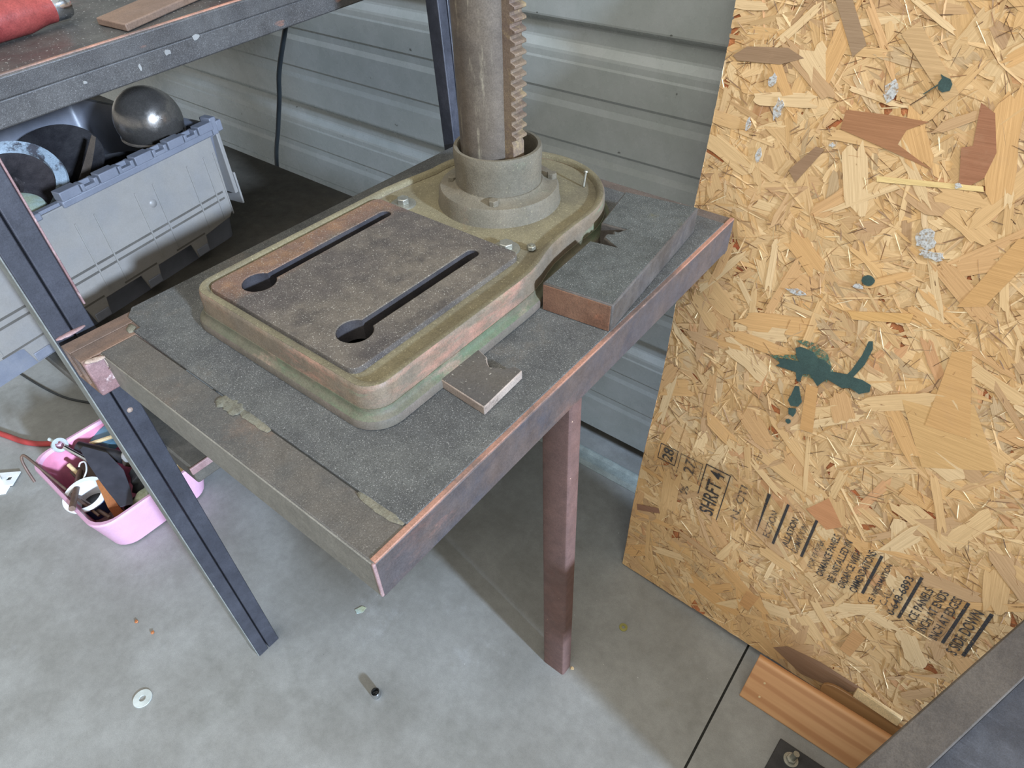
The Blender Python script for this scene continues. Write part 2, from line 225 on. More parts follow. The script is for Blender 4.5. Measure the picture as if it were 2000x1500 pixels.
# ---------------------------------------------------------------- mesh helpers (world coordinates)
class MB:
    def __init__(s): s.v = []; s.f = []
    def add(s, vs, fs):
        k = len(s.v); s.v += [tuple(p) for p in vs]; s.f += [tuple(i + k for i in f) for f in fs]; return s
    def box(s, a, b, mat=None):
        x0, y0, z0 = a; x1, y1, z1 = b
        vs = [(x0, y0, z0), (x1, y0, z0), (x1, y1, z0), (x0, y1, z0), (x0, y0, z1), (x1, y0, z1), (x1, y1, z1), (x0, y1, z1)]
        if mat: vs = [tuple(mat @ Vector(p)) for p in vs]
        return s.add(vs, [(0, 3, 2, 1), (4, 5, 6, 7), (0, 1, 5, 4), (1, 2, 6, 5), (2, 3, 7, 6), (3, 0, 4, 7)])
    def hull8(s, bot, top):
        return s.add(list(bot) + list(top), [(0, 3, 2, 1), (4, 5, 6, 7), (0, 1, 5, 4), (1, 2, 6, 5), (2, 3, 7, 6), (3, 0, 4, 7)])
    def prism(s, poly, z0, z1, mat=None):
        n = len(poly); vs = [(x, y, z0) for x, y in poly] + [(x, y, z1) for x, y in poly]
        if mat: vs = [tuple(mat @ Vector(p)) for p in vs]
        return s.add(vs, [tuple(range(n - 1, -1, -1)), tuple(range(n, 2 * n))] + [(i, (i + 1) % n, n + (i + 1) % n, n + i) for i in range(n)])
    def rings(s, rs, cap0=True, cap1=True, closed=False):
        n = len(rs[0]); k = len(s.v)
        for r in rs: s.v += [tuple(p) for p in r]
        m = len(rs)
        for j in range(m if closed else m - 1):
            a = k + j * n; b = k + ((j + 1) % m) * n
            for i in range(n): s.f.append((a + i, a + (i + 1) % n, b + (i + 1) % n, b + i))
        if not closed:
            if cap0: s.f.append(tuple(k + i for i in range(n - 1, -1, -1)))
            if cap1: s.f.append(tuple(k + (m - 1) * n + i for i in range(n)))
        return s
    def lathe(s, prof, c, axis=(0, 0, 1), n=32, cap0=True, cap1=True, closed=False):
        q = Vector((0, 0, 1)).rotation_difference(Vector(axis).normalized()).to_matrix(); c = Vector(c)
        return s.rings([[c + q @ Vector((r * math.cos(2 * PI * i / n), r * math.sin(2 * PI * i / n), z)) for i in range(n)] for r, z in prof], cap0, cap1, closed)
    def cyl(s, a, b, r, n=16, r2=None):
        a = Vector(a); b = Vector(b); return s.lathe([(r, 0), (r if r2 is None else r2, (b - a).length)], a, b - a, n)
    def tube(s, pts, r, n=10, flat=1.0):
        pts = [Vector(p) for p in pts]; rs = []
        up = Vector((0, 0, 1))
        for i, p in enumerate(pts):
            d = (pts[min(i + 1, len(pts) - 1)] - pts[max(i - 1, 0)]).normalized()
            a = d.cross(up)
            if a.length < 1e-3: a = d.cross(Vector((0, 1, 0)))
            a.normalize(); b = a.cross(d).normalized(); rr = r[i] if isinstance(r, (list, tuple)) else r
            rs.append([p + a * rr * math.cos(2 * PI * j / n) + b * rr * flat * math.sin(2 * PI * j / n) for j in range(n)])
        return s.rings(rs)
    def blob(s, c, r, n=10, m=6, jit=.25):
        c = Vector(c); rs = []
        for j in range(1, m):
            th = PI * j / m
            rs.append([c + Vector((r[0] * math.sin(th) * math.cos(2 * PI * i / n), r[1] * math.sin(th) * math.sin(2 * PI * i / n), -r[2] * math.cos(th))) * (1 + R.uniform(-jit, jit)) if False else
                       c + Vector((r[0] * math.sin(th) * math.cos(2 * PI * i / n), r[1] * math.sin(th) * math.sin(2 * PI * i / n), -r[2] * math.cos(th))) * (1 + R.uniform(-jit, jit)) for i in range(n)])
        return s.rings(rs)
def rrect(x0, y0, x1, y1, r, k=5):
    out = []
    for cx, cy, a0 in ((x1 - r, y1 - r, 0), (x0 + r, y1 - r, 90), (x0 + r, y0 + r, 180), (x1 - r, y0 + r, 270)):
        for i in range(k + 1):
            a = math.radians(a0 + 90 * i / k); out.append((cx + r * math.cos(a), cy + r * math.sin(a)))
    return out
def wloc(o):
    v = Vector(o.location)
    return v + wloc(o.parent) if o.parent else v
def base_of(vs):
    xs, ys, zs = zip(*vs); return Vector(((min(xs) + max(xs)) / 2, (min(ys) + max(ys)) / 2, min(zs)))
def obj(name, mb, m, parent=None, bevel=0, seg=2, smooth=0, origin=None, vf=None):
    vs, fs = (mb.v, mb.f) if mb else vf
    if parent: L = wloc(parent)
    else: L = Vector(origin) if origin is not None else base_of(vs)
    me = bpy.data.meshes.new(name); me.from_pydata([tuple(Vector(p) - L) for p in vs], [], fs); me.validate(); me.update()
    bm = bmesh.new(); bm.from_mesh(me); bmesh.ops.recalc_face_normals(bm, faces=bm.faces); bm.to_mesh(me); bm.free()
    o = bpy.data.objects.new(name, me); COL.objects.link(o)
    for q in (m if isinstance(m, list) else [m]): me.materials.append(q)
    if parent: o.parent = parent
    else: o.location = L
    if smooth or bevel:
        me.polygons.foreach_set('use_smooth', [True] * len(me.polygons)); me.set_sharp_from_angle(angle=math.radians(smooth or 35))
    if bevel:
        b = o.modifiers.new('bevel', 'BEVEL'); b.width = bevel; b.segments = seg; b.limit_method = 'ANGLE'; b.angle_limit = math.radians(40); b.harden_normals = False
    return o
def tag(o, label=None, cat=None, group=None, kind=None):
    if label: o['label'] = label
    if cat: o['category'] = cat
    if group: o['group'] = group
    if kind: o['kind'] = kind
    return o
def thing(name, loc, label, cat, group=None):
    o = bpy.data.objects.new(name, None); COL.objects.link(o); o.location = loc; o.empty_display_size = .05
    return tag(o, label, cat, group)
def fill2d(name, loops, z0, z1, m, parent, bevel=0):
    """flat plate with holes between z0 and z1, from a filled 2D curve"""
    cu = bpy.data.curves.new(name, 'CURVE'); cu.dimensions = '2D'; cu.fill_mode = 'BOTH'; cu.extrude = max((z1 - z0) / 2 - bevel, 1e-5); cu.bevel_depth = bevel; cu.bevel_resolution = 1
    cu.offset = -bevel
    for lp in loops:
        sp = cu.splines.new('POLY'); sp.points.add(len(lp) - 1); sp.use_cyclic_u = True
        for i, (x, y) in enumerate(lp): sp.points[i].co = (x, y, 0, 1)
    o = bpy.data.objects.new(name + '_tmp', cu); COL.objects.link(o)
    dg = bpy.context.evaluated_depsgraph_get(); me = bpy.data.meshes.new_from_object(o.evaluated_get(dg))
    bpy.data.objects.remove(o); bpy.data.curves.remove(cu)
    zc = (z0 + z1) / 2; vs = [(p.co.x, p.co.y, p.co.z + zc) for p in me.vertices]; fs = [tuple(p.vertices) for p in me.polygons]
    bpy.data.meshes.remove(me)
    r = obj(name, None, m, parent, smooth=40, vf=(vs, fs)); return r

# ================================================================= SETTING
f = MB(); JX = -.0075
prof = [(-3.4, 0), (JX - .0022, 0), (JX - .0016, -.009), (JX + .0016, -.009), (JX + .0022, 0), (3.0, 0), (3.0, -.08), (-3.4, -.08)]
f.rings([[(x, y, z) for x, z in prof] for y in (-2.4, 1.2)])
fl = tag(obj('floor', f, mt['floor'], origin=(0, 0, 0)), kind='structure', label='grey concrete floor with a saw-cut joint')
g = MB().box((JX - .0018, -2.4, -.0088), (JX + .0018, 1.2, -.006)); obj('control_joint', g, mt['joint'], fl)
# ribbed metal wall: major recessed ribs every 0.3 m, two shallow ribs between
pr = [(1.03, .05)]; zz = []
for k in range(-1, 6):
    c = .355 + .3 * k
    zz.append((c, 'M'))
    zz.append((c + .108, 'm')); zz.append((c + .20, 'm'))
for c, t in sorted(zz):
    if c < .09: continue
    if t == 'M': pr += [(1.03, c - .040), (1.0312, c - .036), (1.0316, c - .026), (1.0325, c - .021), (1.0395, c - .008), (1.0405, c - .004), (1.0405, c + .017), (1.0398, c + .020), (1.0325, c + .0262), (1.0305, c + .029), (1.03, c + .032)]
    else: pr += [(1.03, c - .018), (1.0306, c - .014), (1.0318, c - .006), (1.0318, c + .008), (1.0306, c + .011), (1.03, c + .0125)]
pr.append((1.03, 1.95)); back = [(y + .0012, z) for y, z in reversed(pr)]
wv = MB().rings([[(x, y, z) for y, z in pr + back] for x in (-3.4, 3.0)])
wl = tag(obj('wall_back', wv, mt['wall'], smooth=4, origin=(0, 1.03, .05)), kind='structure', label='pale grey ribbed metal wall')
g = MB().box((-3.4, 1.075, -.0), (3.0, 1.12, 1.95)); tag(obj('wall_back_core', g, mt['gapdark'], wl), label='dark girt behind the wall sheet')
g = MB().prism([(.941, 0), (.95, .012), (.972, .012), (.98, .018), (.985, .018), (.985, 0)], -3.4, 3.0, Matrix(((0, 0, 1, 0), (1, 0, 0, 0), (0, 1, 0, 0), (0, 0, 0, 1))))
tag(obj('trim_1', g, mt['curb'], bevel=.0015), kind='structure', label='pale low sill along the foot of the wall')

# ================================================================= STEEL BENCH
H = .795
bench = thing('steel_bench', (-.55, .5, 0), 'welded steel bench with black posts, upper shelf and speckled side table on red-brown leg', 'workbench')
def lean(z): return -.778 - .055 * z                      # right face of the posts drifts outwards with height
obj('table_plate', MB().prism([(-.757, .2018), (-.2875, .2018), (-.2875, .868), (-.806, .868), (-.806, .226), (-.79, .213), (-.757, .211)], H - .0012, H + .0022), mt['plate'], bench, bevel=.0008)
def angle(mb, p0, p1, inward, wid, dep, th=.005):
    """angle iron: top flange + vertical leg along p0-p1"""
    p0 = Vector(p0); p1 = Vector(p1); i = Vector(inward); z = Vector((0, 0, 1))
    sec = [Vector((0, 0, 0)), i * wid, i * wid - z * th, i * th - z * th, i * th - z * dep, -z * dep]
    return mb.rings([[p + q for q in sec] for p in (p0, p1)])
fa = angle(MB(), (-.7515, .157, H), (-.283, .157, H), (0, 1, 0), .044, .052); o = obj('front_angle', fa, mt['flange'], bench, bevel=.0012)
obj('front_apron', MB().box((-.751, .1555, H - .0525), (-.284, .1575, H - .0012)), mt['apron'], bench, bevel=.0006)
obj('side_angle', MB().box((-.2872, .157, H - .055), (-.2815, .893, H - .001)), mt['side'], bench, bevel=.0012)
obj('rubbed_edge', MB().box((-.2882, .158, H - .0018), (-.2818, .893, H + .0012)), mt['edge'], bench, bevel=.0008)
obj('corner_bead', MB().box((-.2846, .1551, H - .0525), (-.2811, .1584, H - .0005)), mt['primer'], bench, bevel=.0012)
ra = angle(MB(), (-.80, .893, H), (-.283, .893, H), (0, -1, 0), .03, .06); obj('rear_angle', ra, mt['rear'], bench, bevel=.0012)
def rtube(mb, x0, x1, y0, y1, z0, z1, t=.0024):
    """open-ended rectangular tube along Y"""
    o4 = [(x0, z0), (x1, z0), (x1, z1), (x0, z1)]; i4 = [(x0 + t, z0 + t), (x1 - t, z0 + t), (x1 - t, z1 - t), (x0 + t, z1 - t)]
    return mb.rings([[(x, y0, z) for x, z in o4], [(x, y1, z) for x, z in o4], [(x, y1, z) for x, z in i4], [(x, y0, z) for x, z in i4]], closed=True)
obj('tube_rail', rtube(MB(), -.8035, -.7792, .134, .893, H - .05, H), mt['rusttube'], bench, bevel=.002)
obj('tube_rail', rtube(MB(), -.7785, -.752, .134, .893, H - .05, H), mt['rusttube'], bench, bevel=.002)
obj('weld_patch', MB().box((-.7525, .134, H - .0503), (-.7445, .158, H - .002)), mt['primer'], bench, bevel=.002)
# front post and back post: two bars side by side, floor to shelf
def post(y0, yw, zt, nm):
    grp = MB(); gap = .0022; ym = y0 + yw * .47
    for a, b in ((y0, ym - gap / 2), (ym + gap / 2, y0 + yw)):
        bot = [(lean(0) - .028, a, 0), (lean(0), a, 0), (lean(0), b, 0), (lean(0) - .028, b, 0)]
        top = [(lean(zt) - .028, a + .006, zt), (lean(zt), a + .006, zt), (lean(zt), b + .006, zt), (lean(zt) - .028, b + .006, zt)]
        grp.hull8(bot, top)
    return obj(nm, grp, mt['black'], bench, bevel=.0015)
post(.131, .047, 1.035, 'post')
post(.862, .047, 1.06, 'post')
gf = MB(); zt = 1.03
gf.hull8([(lean(0) - .029, .1295, 0), (lean(0) - .002, .1295, 0), (lean(0) - .002, .132, 0), (lean(0) - .029, .132, 0)],
         [(lean(zt) - .029, .1355, zt), (lean(zt) - .002, .1355, zt), (lean(zt) - .002, .138, zt), (lean(zt) - .029, .138, zt)])
tag(obj('post_edge', gf, mt['greyface'], bench, bevel=.0008), label='bare grey front edge of the post')
rb = MB().hull8([(lean(.8) - .006, .1832, .82), (lean(.8) + .001, .1832, .82), (lean(.8) + .001, .1858, .82), (lean(.8) - .006, .1858, .82)],
                [(lean(1.03) - .006, .1842, 1.03), (lean(1.03) + .001, .1842, 1.03), (lean(1.03) + .001, .1864, 1.03), (lean(1.03) - .006, .1864, 1.03)])
tag(obj('post_edge', rb, mt['primer'], bench, bevel=.0008), label='rusty rubbed rear edge of the post')
# red-brown square tube leg under the outer edge
lg = MB(); b0 = rrect(-.318, .470, -.270, .498, .005, 3); t0 = rrect(-.333, .468, -.2885, .496, .005, 3)
lg.rings([[(x, y, 0) for x, y in b0], [(x, y, .75) for x, y in t0]])
tag(obj('square_leg', lg, mt['leg'], bench, smooth=30), label='red-brown square tube leg')
# lower shelf + brace
obj('lower_shelf', MB().box((-2.6, .148, .64), (-.845, .783, .655)), mt['lowshelf'], bench, bevel=.002)
obj('shelf_brace', MB().box((-1.5, .18, .53), (-.745, .235, .565)), mt['lowshelf'], bench, bevel=.003)
obj('brace_edge', MB().box((-.7455, .178, .553), (-.742, .237, .566)), mt['primer'], bench, bevel=.001)
for sx in (-2.58,):
    obj('post', MB().box((sx, .131, 0), (sx + .03, .178, 1.03)), mt['black'], bench, bevel=.002); obj('post', MB().box((sx, .862, 0), (sx + .03, .909, 1.06)), mt['black'], bench, bevel=.002)
# upper shelf (its plane rises a little towards the wall)
def zr(y): return 1.0235 + (y - .2) * .053
def slab(mb, x0, x1, y0, y1, d0, d1):
    return mb.hull8([(x0, y0, zr(y0) + d0), (x1, y0, zr(y0) + d0), (x1, y1, zr(y1) + d0), (x0, y1, zr(y1) + d0)],
                    [(x0, y0, zr(y0) + d1), (x1, y0, zr(y0) + d1), (x1, y1, zr(y1) + d1), (x0, y1, zr(y1) + d1)])
obj('upper_shelf', slab(MB(), -2.6, -.8445, .125, .93, .040, .0455), mt['shelftop'], bench, bevel=.001)
obj('shelf_rail', slab(MB(), -.8455, -.8395, .12, .93, 0, .0265), mt['shelfpaint'], bench, bevel=.002)
obj('shelf_rail', slab(MB(), -.8450, -.8385, .12, .93, .0255, .0465), mt['shelfpaint'], bench, bevel=.002)
tag(obj('shelf_lip', slab(MB(), -.8458, -.8405, .12, .93, .0445, .0478), mt['edge'], bench, bevel=.001), label='rubbed coppery lip of the upper shelf')
obj('shelf_beam', slab(MB(), -.90, -.8457, .12, .93, -.001, .003), mt['black'], bench, bevel=.001)
obj('shelf_beam', slab(MB(), -1.25, -1.2, .12, .93, -.02, .04), mt['black'], bench, bevel=.002)
obj('front_rail', slab(MB(), -2.6, -.86, .12, .126, 0, .046), mt['shelfpaint'], bench, bevel=.002)
for y, z, a, b in ((.402, 1.0535, .007, .0035), (.443, 1.0610, .007, .0045), (.30, 1.046, .003, .002), (.365, 1.046, .0025, .004)):
    cp = [(y + a * math.cos(2 * PI * i / 9) * R.uniform(.45, 1.05), z + b * math.sin(2 * PI * i / 9) * R.uniform(.6, 1.15)) for i in range(9)]
    obj('paint_chip', MB().prism(cp, -.8392, -.8382, Matrix(((0, 0, 1, 0), (1, 0, 0, 0), (0, 1, 0, 0), (0, 0, 0, 1)))), mt['chip'], bench)
# weld beads and putty
def bead(pts, r, m, name='weld_bead', lab=None, flat=.42, wob=.14):
    P = [Vector(p) for p in pts]; Q = []
    for a, b in zip(P, P[1:]): Q += [a.lerp(b, k / 5) + Vector((R.uniform(-.04, .04) * r, R.uniform(-.04, .04) * r, 0)) for k in range(5)]
    Q.append(P[-1]); n = len(Q)
    o = obj(name, MB().tube(Q, [r * (1 + R.uniform(-wob, wob)) * min(1, .45 + 1.6 * min(i, n - 1 - i) / 5) for i in range(n)], 10, flat), m, bench, smooth=80)
    if lab: tag(o, lab)
bead([(-.750, .137, H - .001), (-.745, .147, H - .001), (-.741, .157, H - .001)], .0045, mt['weld'])
bead([(-.7435, .156, H - .002), (-.743, .157, H - .014), (-.7435, .157, H - .022)], .004, mt['weld'])
bead([(-.819, .136, H), (-.8185, .150, H), (-.820, .172, H)], .0042, mt['primer'])
bead([(-.758, .2, H), (-.775, .207, H)], .006, mt['putty'])
bead([(-.566, .193, H + .001), (-.553, .199, H + .001), (-.540, .1985, H + .001), (-.528, .198, H + .001)], .0095, mt['putty'], lab='lump of dry yellowish filler on the seam', flat=.16)
bead([(-.532, .199, H + .001), (-.505, .2, H + .001), (-.482, .1985, H + .001)], .0055, mt['putty'], flat=.25)
bead([(-.349, .2005, H + .001), (-.32, .2, H + .001), (-.290, .2012, H + .001)], .005, mt['putty'], flat=.25)
hd = MB().lathe([(.0001, .0), (.0036, .0), (.0042, .0016), (.0028, .0034), (.0001, .0042)], (lean(.66) - .001, .1655, .655), (1, 0, 0), 12); obj('rivet', hd, mt['weld'], bench, smooth=50)

# ================================================================= DRILL PRESS
press = thing('drill_press', (-.553, .55, H + .0023), 'old cast iron drill press base and round column with toothed rack, bolted on the table', 'drill press')
cc = (-.553, .690); CR = .1436
outl = []
def arc(cx, cy, r, a0, a1, n): return [(cx + r * math.cos(math.radians(a0 + (a1 - a0) * i / n)), cy + r * math.sin(math.radians(a0 + (a1 - a0) * i / n))) for i in range(n + 1)]
rr_ = .03
outl += arc(-.708 + rr_, .262 + rr_, rr_, 180, 270, 8)
outl += arc(-.388 - rr_, .262 + rr_, rr_, 270, 360, 8)
outl += [(-.388, .33), (-.388, .40), (-.388, .47), (-.3882, .51), (-.3895, .532), (-.394, .556), (-.4005, .578), (-.4055, .600), (-.4085, .630), (-.4094, .66)]
outl += arc(cc[0], cc[1], CR, 0, 186, 40)
outl += [(-.7000, .645), (-.7045, .618), (-.708, .585), (-.708, .55), (-.708, .47), (-.708, .40), (-.708, .33)]
def off(poly, d):
    n = len(poly); out = []
    for i in range(n):
        a = Vector(poly[i - 1]); b = Vector(poly[i]); c = Vector(poly[(i + 1) % n])
        t1 = (b - a).normalized() if (b - a).length > 1e-7 else (c - b).normalized(); t2 = (c - b).normalized() if (c - b).length > 1e-7 else t1
        n1 = Vector((t1.y, -t1.x)); n2 = Vector((t2.y, -t2.x)); nn = (n1 + n2).normalized(); k = min(1.6, 1 / max(.4, nn.dot(n1)))
        out.append(tuple(b + nn * d * k))
    return out
Z0 = H + .0023; ZL = .8475; ZT = .8415
def ring(d, z): return [(x, y, z) for x, y in off(outl, d)]
ft = MB().rings([ring(.0065, Z0), ring(.0078, Z0 + .0015), ring(.0078, Z0 + .0095), ring(.0062, Z0 + .0120), ring(.002, Z0 + .0125), ring(-.006, Z0 + .0125), ring(-.012, Z0)], closed=True)
obj('base_foot', ft, mt['castfoot'], press, smooth=40)
cv = MB().rings([ring(.0066, Z0 + .0118), ring(.0052, Z0 + .0132), ring(.0022, Z0 + .0148), ring(.0000, Z0 + .0180), ring(-.0008, Z0 + .0225), ring(-.006, Z0 + .0225), ring(-.006, Z0 + .0118)], closed=True)
obj('base_cove', cv, mt['castcove'], press, smooth=60)
sd = MB().rings([ring(-.001, Z0 + .012), ring(-.0015, Z0 + .02), ring(-.003, ZL - .006), ring(-.0038, ZL - .002), ring(-.0055, ZL), ring(-.012, ZL), ring(-.0138, ZL - .002), ring(-.0155, ZT + .0005), ring(-.016, ZT - .006), ring(-.011, ZT - .006), ring(-.01, Z0 + .012)], closed=True)
obj('base_side', sd, mt['castside'], press, smooth=40)
lip = MB().rings([ring(-.0052, ZL + .0004), ring(-.012, ZL + .0004), ring(-.0139, ZL - .0016), ring(-.0157, ZT + .0008), ring(-.012, ZT + .0005), ring(-.006, ZT + .001)], closed=True)
obj('base_lip', lip, mt['cast'], press, smooth=50)
def keyhole(x, yh, ye, rh, rs):
    a = math.asin(rs / rh); pts = []
    for i in range(21):
        t = PI / 2 + a + (2 * PI - 2 * a) * i / 20; pts.append((x + rh * math.cos(t), yh + rh * math.sin(t)))
    for i in range(9):
        t = 0 + PI * i / 8; pts.append((x + rs * math.cos(t), ye + rs * math.sin(t)))
    return pts
k1 = keyhole(-.6435, .3215, .528, .0205, .0088); k2 = keyhole(-.4785, .325, .520, .0205, .0088)
fill2d('base_trough', [off(outl, -.0145), keyhole(-.6435, .3215, .528, .0225, .0108), keyhole(-.4785, .325, .520, .0225, .0108)], ZT - .006, ZT, mt['cast'], press)
pad = [p for p in rrect(-.688, .279, -.4285, .556, .012, 4)]
fill2d('work_pad', [pad, k1, k2], ZT - .020, ZL + .0012, mt['padrust'], press, bevel=.0012)
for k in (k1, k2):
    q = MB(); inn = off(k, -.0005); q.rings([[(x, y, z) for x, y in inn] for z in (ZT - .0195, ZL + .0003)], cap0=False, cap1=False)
    tag(obj('slot_wall', q, mt['slotdark'], press, smooth=50), label='dark inside wall of a slot')
# flange, collar, column
fx, fy = -.5525, .668
obj('flange', MB().lathe([(.089, ZT - .002), (.087, ZT + .004), (.0855, ZT + .02), (.083, ZT + .0245), (.066, ZT + .0265), (.062, ZT + .03), (.0, ZT + .03)], (fx, fy, 0), n=56, cap0=False), mt['collar'], press, smooth=35)
obj('collar', MB().lathe([(.0605, ZT + .024), (.0605, ZT + .058), (.0612, ZT + .066), (.0612, .918), (.0598, .922), (.0555, .922), (.0535, .919), (.0525, .88)], (fx, fy, 0), n=56, cap0=False, cap1=False), mt['collar'], press, smooth=35)
cx, cy, cr = -.5635, .664, .0395
obj('column', MB().lathe([(cr, .85), (cr, 1.006), (cr + .0004, 1.0075), (cr + .0004, 1.6)], (cx, cy, 0), n=64), mt['column'], press, smooth=30)
rk = MB(); rx = cx + cr - .003
sec = [(rx, .885)]; z = .936; P_ = .0125
tipx, rootx = rx + .0205, rx + .0135
rackp = [(rx, .885), (rootx + .002, .885), (rootx + .002, z - .003), (rootx, z)]
while z < 1.58:
    rackp += [(rootx, z + .0022), (tipx, z + .0050), (tipx, z + .0084), (rootx, z + .0112)]; z += P_
rackp += [(rx, z)]
n = len(rackp)
rk.rings([[(x, cy - .0125, zz_) for x, zz_ in rackp], [(x, cy + .0105, zz_) for x, zz_ in rackp]])
obj('toothed_rack', rk, mt['rack'], press, bevel=.0007, seg=1)
def hexpts(c, r, rot=0): return [(c[0] + r * math.cos(PI / 3 * i + rot), c[1] + r * math.sin(PI / 3 * i + rot)) for i in range(6)]
def bolt(x, y, z, rw, rh, hh, rot, parent, m=mt['zinc'], nm='bolt'):
    b = obj(nm, MB().prism(hexpts((x, y), rh, rot), z + .002, z + .002 + hh), m, parent, bevel=.001)
    if rw: obj('washer', MB().lathe([(.004, z), (rw, z), (rw, z + .0022), (rw - .002, z + .0026), (.004, z + .0026)], (x, y, 0), n=28), mt['zinc'], b, smooth=40)
    return b
bolt(-.652, .5725, ZT, .018, .0092, .0085, .3, press); bolt(-.457, .5625, ZT, .018, .0098, .0085, .1, press)
bn = bolt(-.429, .579, ZT, 0, .0062, .006, .4, press, nm='nut'); obj('stud', MB().cyl((-.429, .579, ZT), (-.429, .579, ZT + .0095), .0026, 10), mt['zinc'], bn, smooth=40)
for x, y in ((-.514, .609), (-.607, .632), (-.4985, .722)):
    bolt(x, y, ZT + .0225, 0, .0075, .0085, .2, press, mt['collar'], 'flange_bolt')

# ================================================================= LOOSE ITEMS ON THE TABLE
sc = thing('loose_screw', (-.4735, .7735, ZT), 'small loose screw standing against the raised rim behind the column', 'screw')
obj('shank', MB().cyl((-.473, .768, ZT + .001), (-.4745, .7745, ZT + .019), .0017, 8), mt['zinc'], sc, smooth=40)
obj('head', MB().lathe([(.0012, 0), (.0036, .001), (.003, .0032), (.0001, .004)], (-.4745, .7745, ZT + .0188), (-.08, .33, .92), 12), mt['zinc'], sc, smooth=40)
ZP = H + .0024
blk = thing('steel_block', (-.352, .67, ZP), 'thick speckled steel block with a notched side and rusty end beside the drill press', 'metal block')
bp_ = [(-.382, .537), (-.288, .547), (-.3135, .820), (-.423, .8035), (-.402, .7015), (-.3655, .7065), (-.3705, .6955), (-.378, .694), (-.373, .687), (-.381, .682), (-.3785, .671), (-.3525, .660), (-.389, .6545)]
bp_ = [(x + .002, y - .002) for x, y in bp_]
obj('body', MB().prism(bp_, ZP, ZP + .0385), mt['blockside'], blk, bevel=.0022)
obj('dusty_top', MB().prism(off(bp_, -.0022), ZP + .038, ZP + .0389), mt['block'], blk)
tag(obj('cut_end', MB().hull8([(-.3775, .5338, ZP + .001), (-.2885, .5436, ZP + .001), (-.2885, .5456, ZP + .001), (-.3775, .5358, ZP + .001)], [(-.3775, .5338, ZP + .0365), (-.2885, .5436, ZP + .0365), (-.2885, .5456, ZP + .0365), (-.3775, .5358, ZP + .0365)]), mt['blockend'], blk), label='rusty brown cut end')
vp = thing('vee_plate', (-.35, .38, ZP), 'small thin steel plate with a vee notch torn in one side, near the table edge', 'metal plate')
vpp = [(-.3845, .3525), (-.3175, .3475), (-.3205, .4165), (-.3325, .4170), (-.338, .407), (-.3455, .4045), (-.3535, .4000), (-.3595, .404), (-.3665, .4110), (-.3810, .4155), (-.3865, .4180)]
obj('body', MB().prism(vpp, ZP, ZP + .0118), mt['vedge'], vp, bevel=.0012)
obj('dark_top', MB().prism(off(vpp, -.0012), ZP + .0115, ZP + .0122), mt['vplate'], vp)

# ================================================================= OSB SHEET
osb = thing('strand_board', (.1, .745, 0), 'tall strand board sheet with green paint splashes and stamped lettering, leaning on the wall', 'wood panel')
U_ = Vector((-.045, .216, .975)).normalized(); B_ = Vector((.997, -.059, .059)); B_ = (B_ - U_ * B_.dot(U_)).normalized(); N_ = B_.cross(U_)
OO = Vector((-.3055, .755, .0015))
def S(b, u, h=0): return OO + B_ * b + U_ * u + N_ * h
def edge_b(u): return -.026 * u / 1.08 - .004 * math.sin(u * 9) * math.sin(u * 3.7)
WB, HU = .95, 1.2
lft = [(edge_b(HU * i / 24) + (R.uniform(-.0015, .0015)), HU * i / 24) for i in range(25)]
ol = [(WB, 0)] + [(WB, HU)] + list(reversed(lft)) ; ol = ol
front = [S(b, u, -.0008) for b, u in ol]; rear = [S(b, u, -.0118) for b, u in ol]; n = len(ol)
mb = MB(); mb.add(front + rear, [tuple(range(n)), tuple(range(2 * n - 1, n - 1, -1))] + [(i, (i + 1) % n, n + (i + 1) % n, n + i) for i in range(n)])
obj('board', mb, mt['osbedge'], osb)
PAL = [((222, 188, 138), 9), ((216, 180, 128), 9), ((228, 196, 146), 8), ((234, 206, 158), 4), ((218, 176, 118), 7), ((208, 170, 122), 6), ((198, 162, 120), 3), ((182, 146, 110), 1.2), ((206, 152, 108), 1.2), ((160, 128, 98), .4), ((196, 172, 136), 3)]
def tone():
    c = R.choices([p[0] for p in PAL], [p[1] for p in PAL])[0]; k = R.uniform(.95, 1.04); m_ = (224, 187, 139); return lin(tuple(min(255, (.62 * v + .38 * q) * k) for v, q in zip(c, m_)))
def flake(b, u, L, W, a, h, jag=1.0):
    """outline in sheet coordinates with uneven broken ends, plus grain coordinates"""
    ca, sa = math.cos(a), math.sin(a); pts = []
    e = lambda: R.uniform(.55, 1.0)
    loc = [(-L * .42 * e(), -W / 2)] + [(L * q, -W / 2 * R.uniform(.82, 1.08)) for q in (-.2, .02, .22)] + [(L * .42 * e(), -W / 2 * R.uniform(.7, 1))]
    loc += [(L / 2 * e(), W * q * R.uniform(.8, 1.2)) for q in (-.3, -.1, .12, .3)] + [(L * .42 * e(), W / 2)] + [(L * q, W / 2 * R.uniform(.82, 1.08)) for q in (.2, -.02, -.24)] + [(-L * .42 * e(), W / 2 * R.uniform(.7, 1))]
    loc += [(-L / 2 * e(), W * q * R.uniform(.8, 1.2)) for q in (.3, .1, -.12, -.3)]
    tl = R.uniform(-.0007, .0007) * jag; tw = R.uniform(-.0005, .0005) * jag
    for x, y in loc:
        bb, uu = b + x * ca - y * sa, u + x * sa + y * ca
        bb = min(max(bb, edge_b(min(max(uu, 0), HU)) + .0004), WB - .001); uu = min(max(uu, .0004), HU - .001)
        pts.append((bb, uu, h + tl * x / L * 2 + tw * y / W * 2))
    return pts, loc
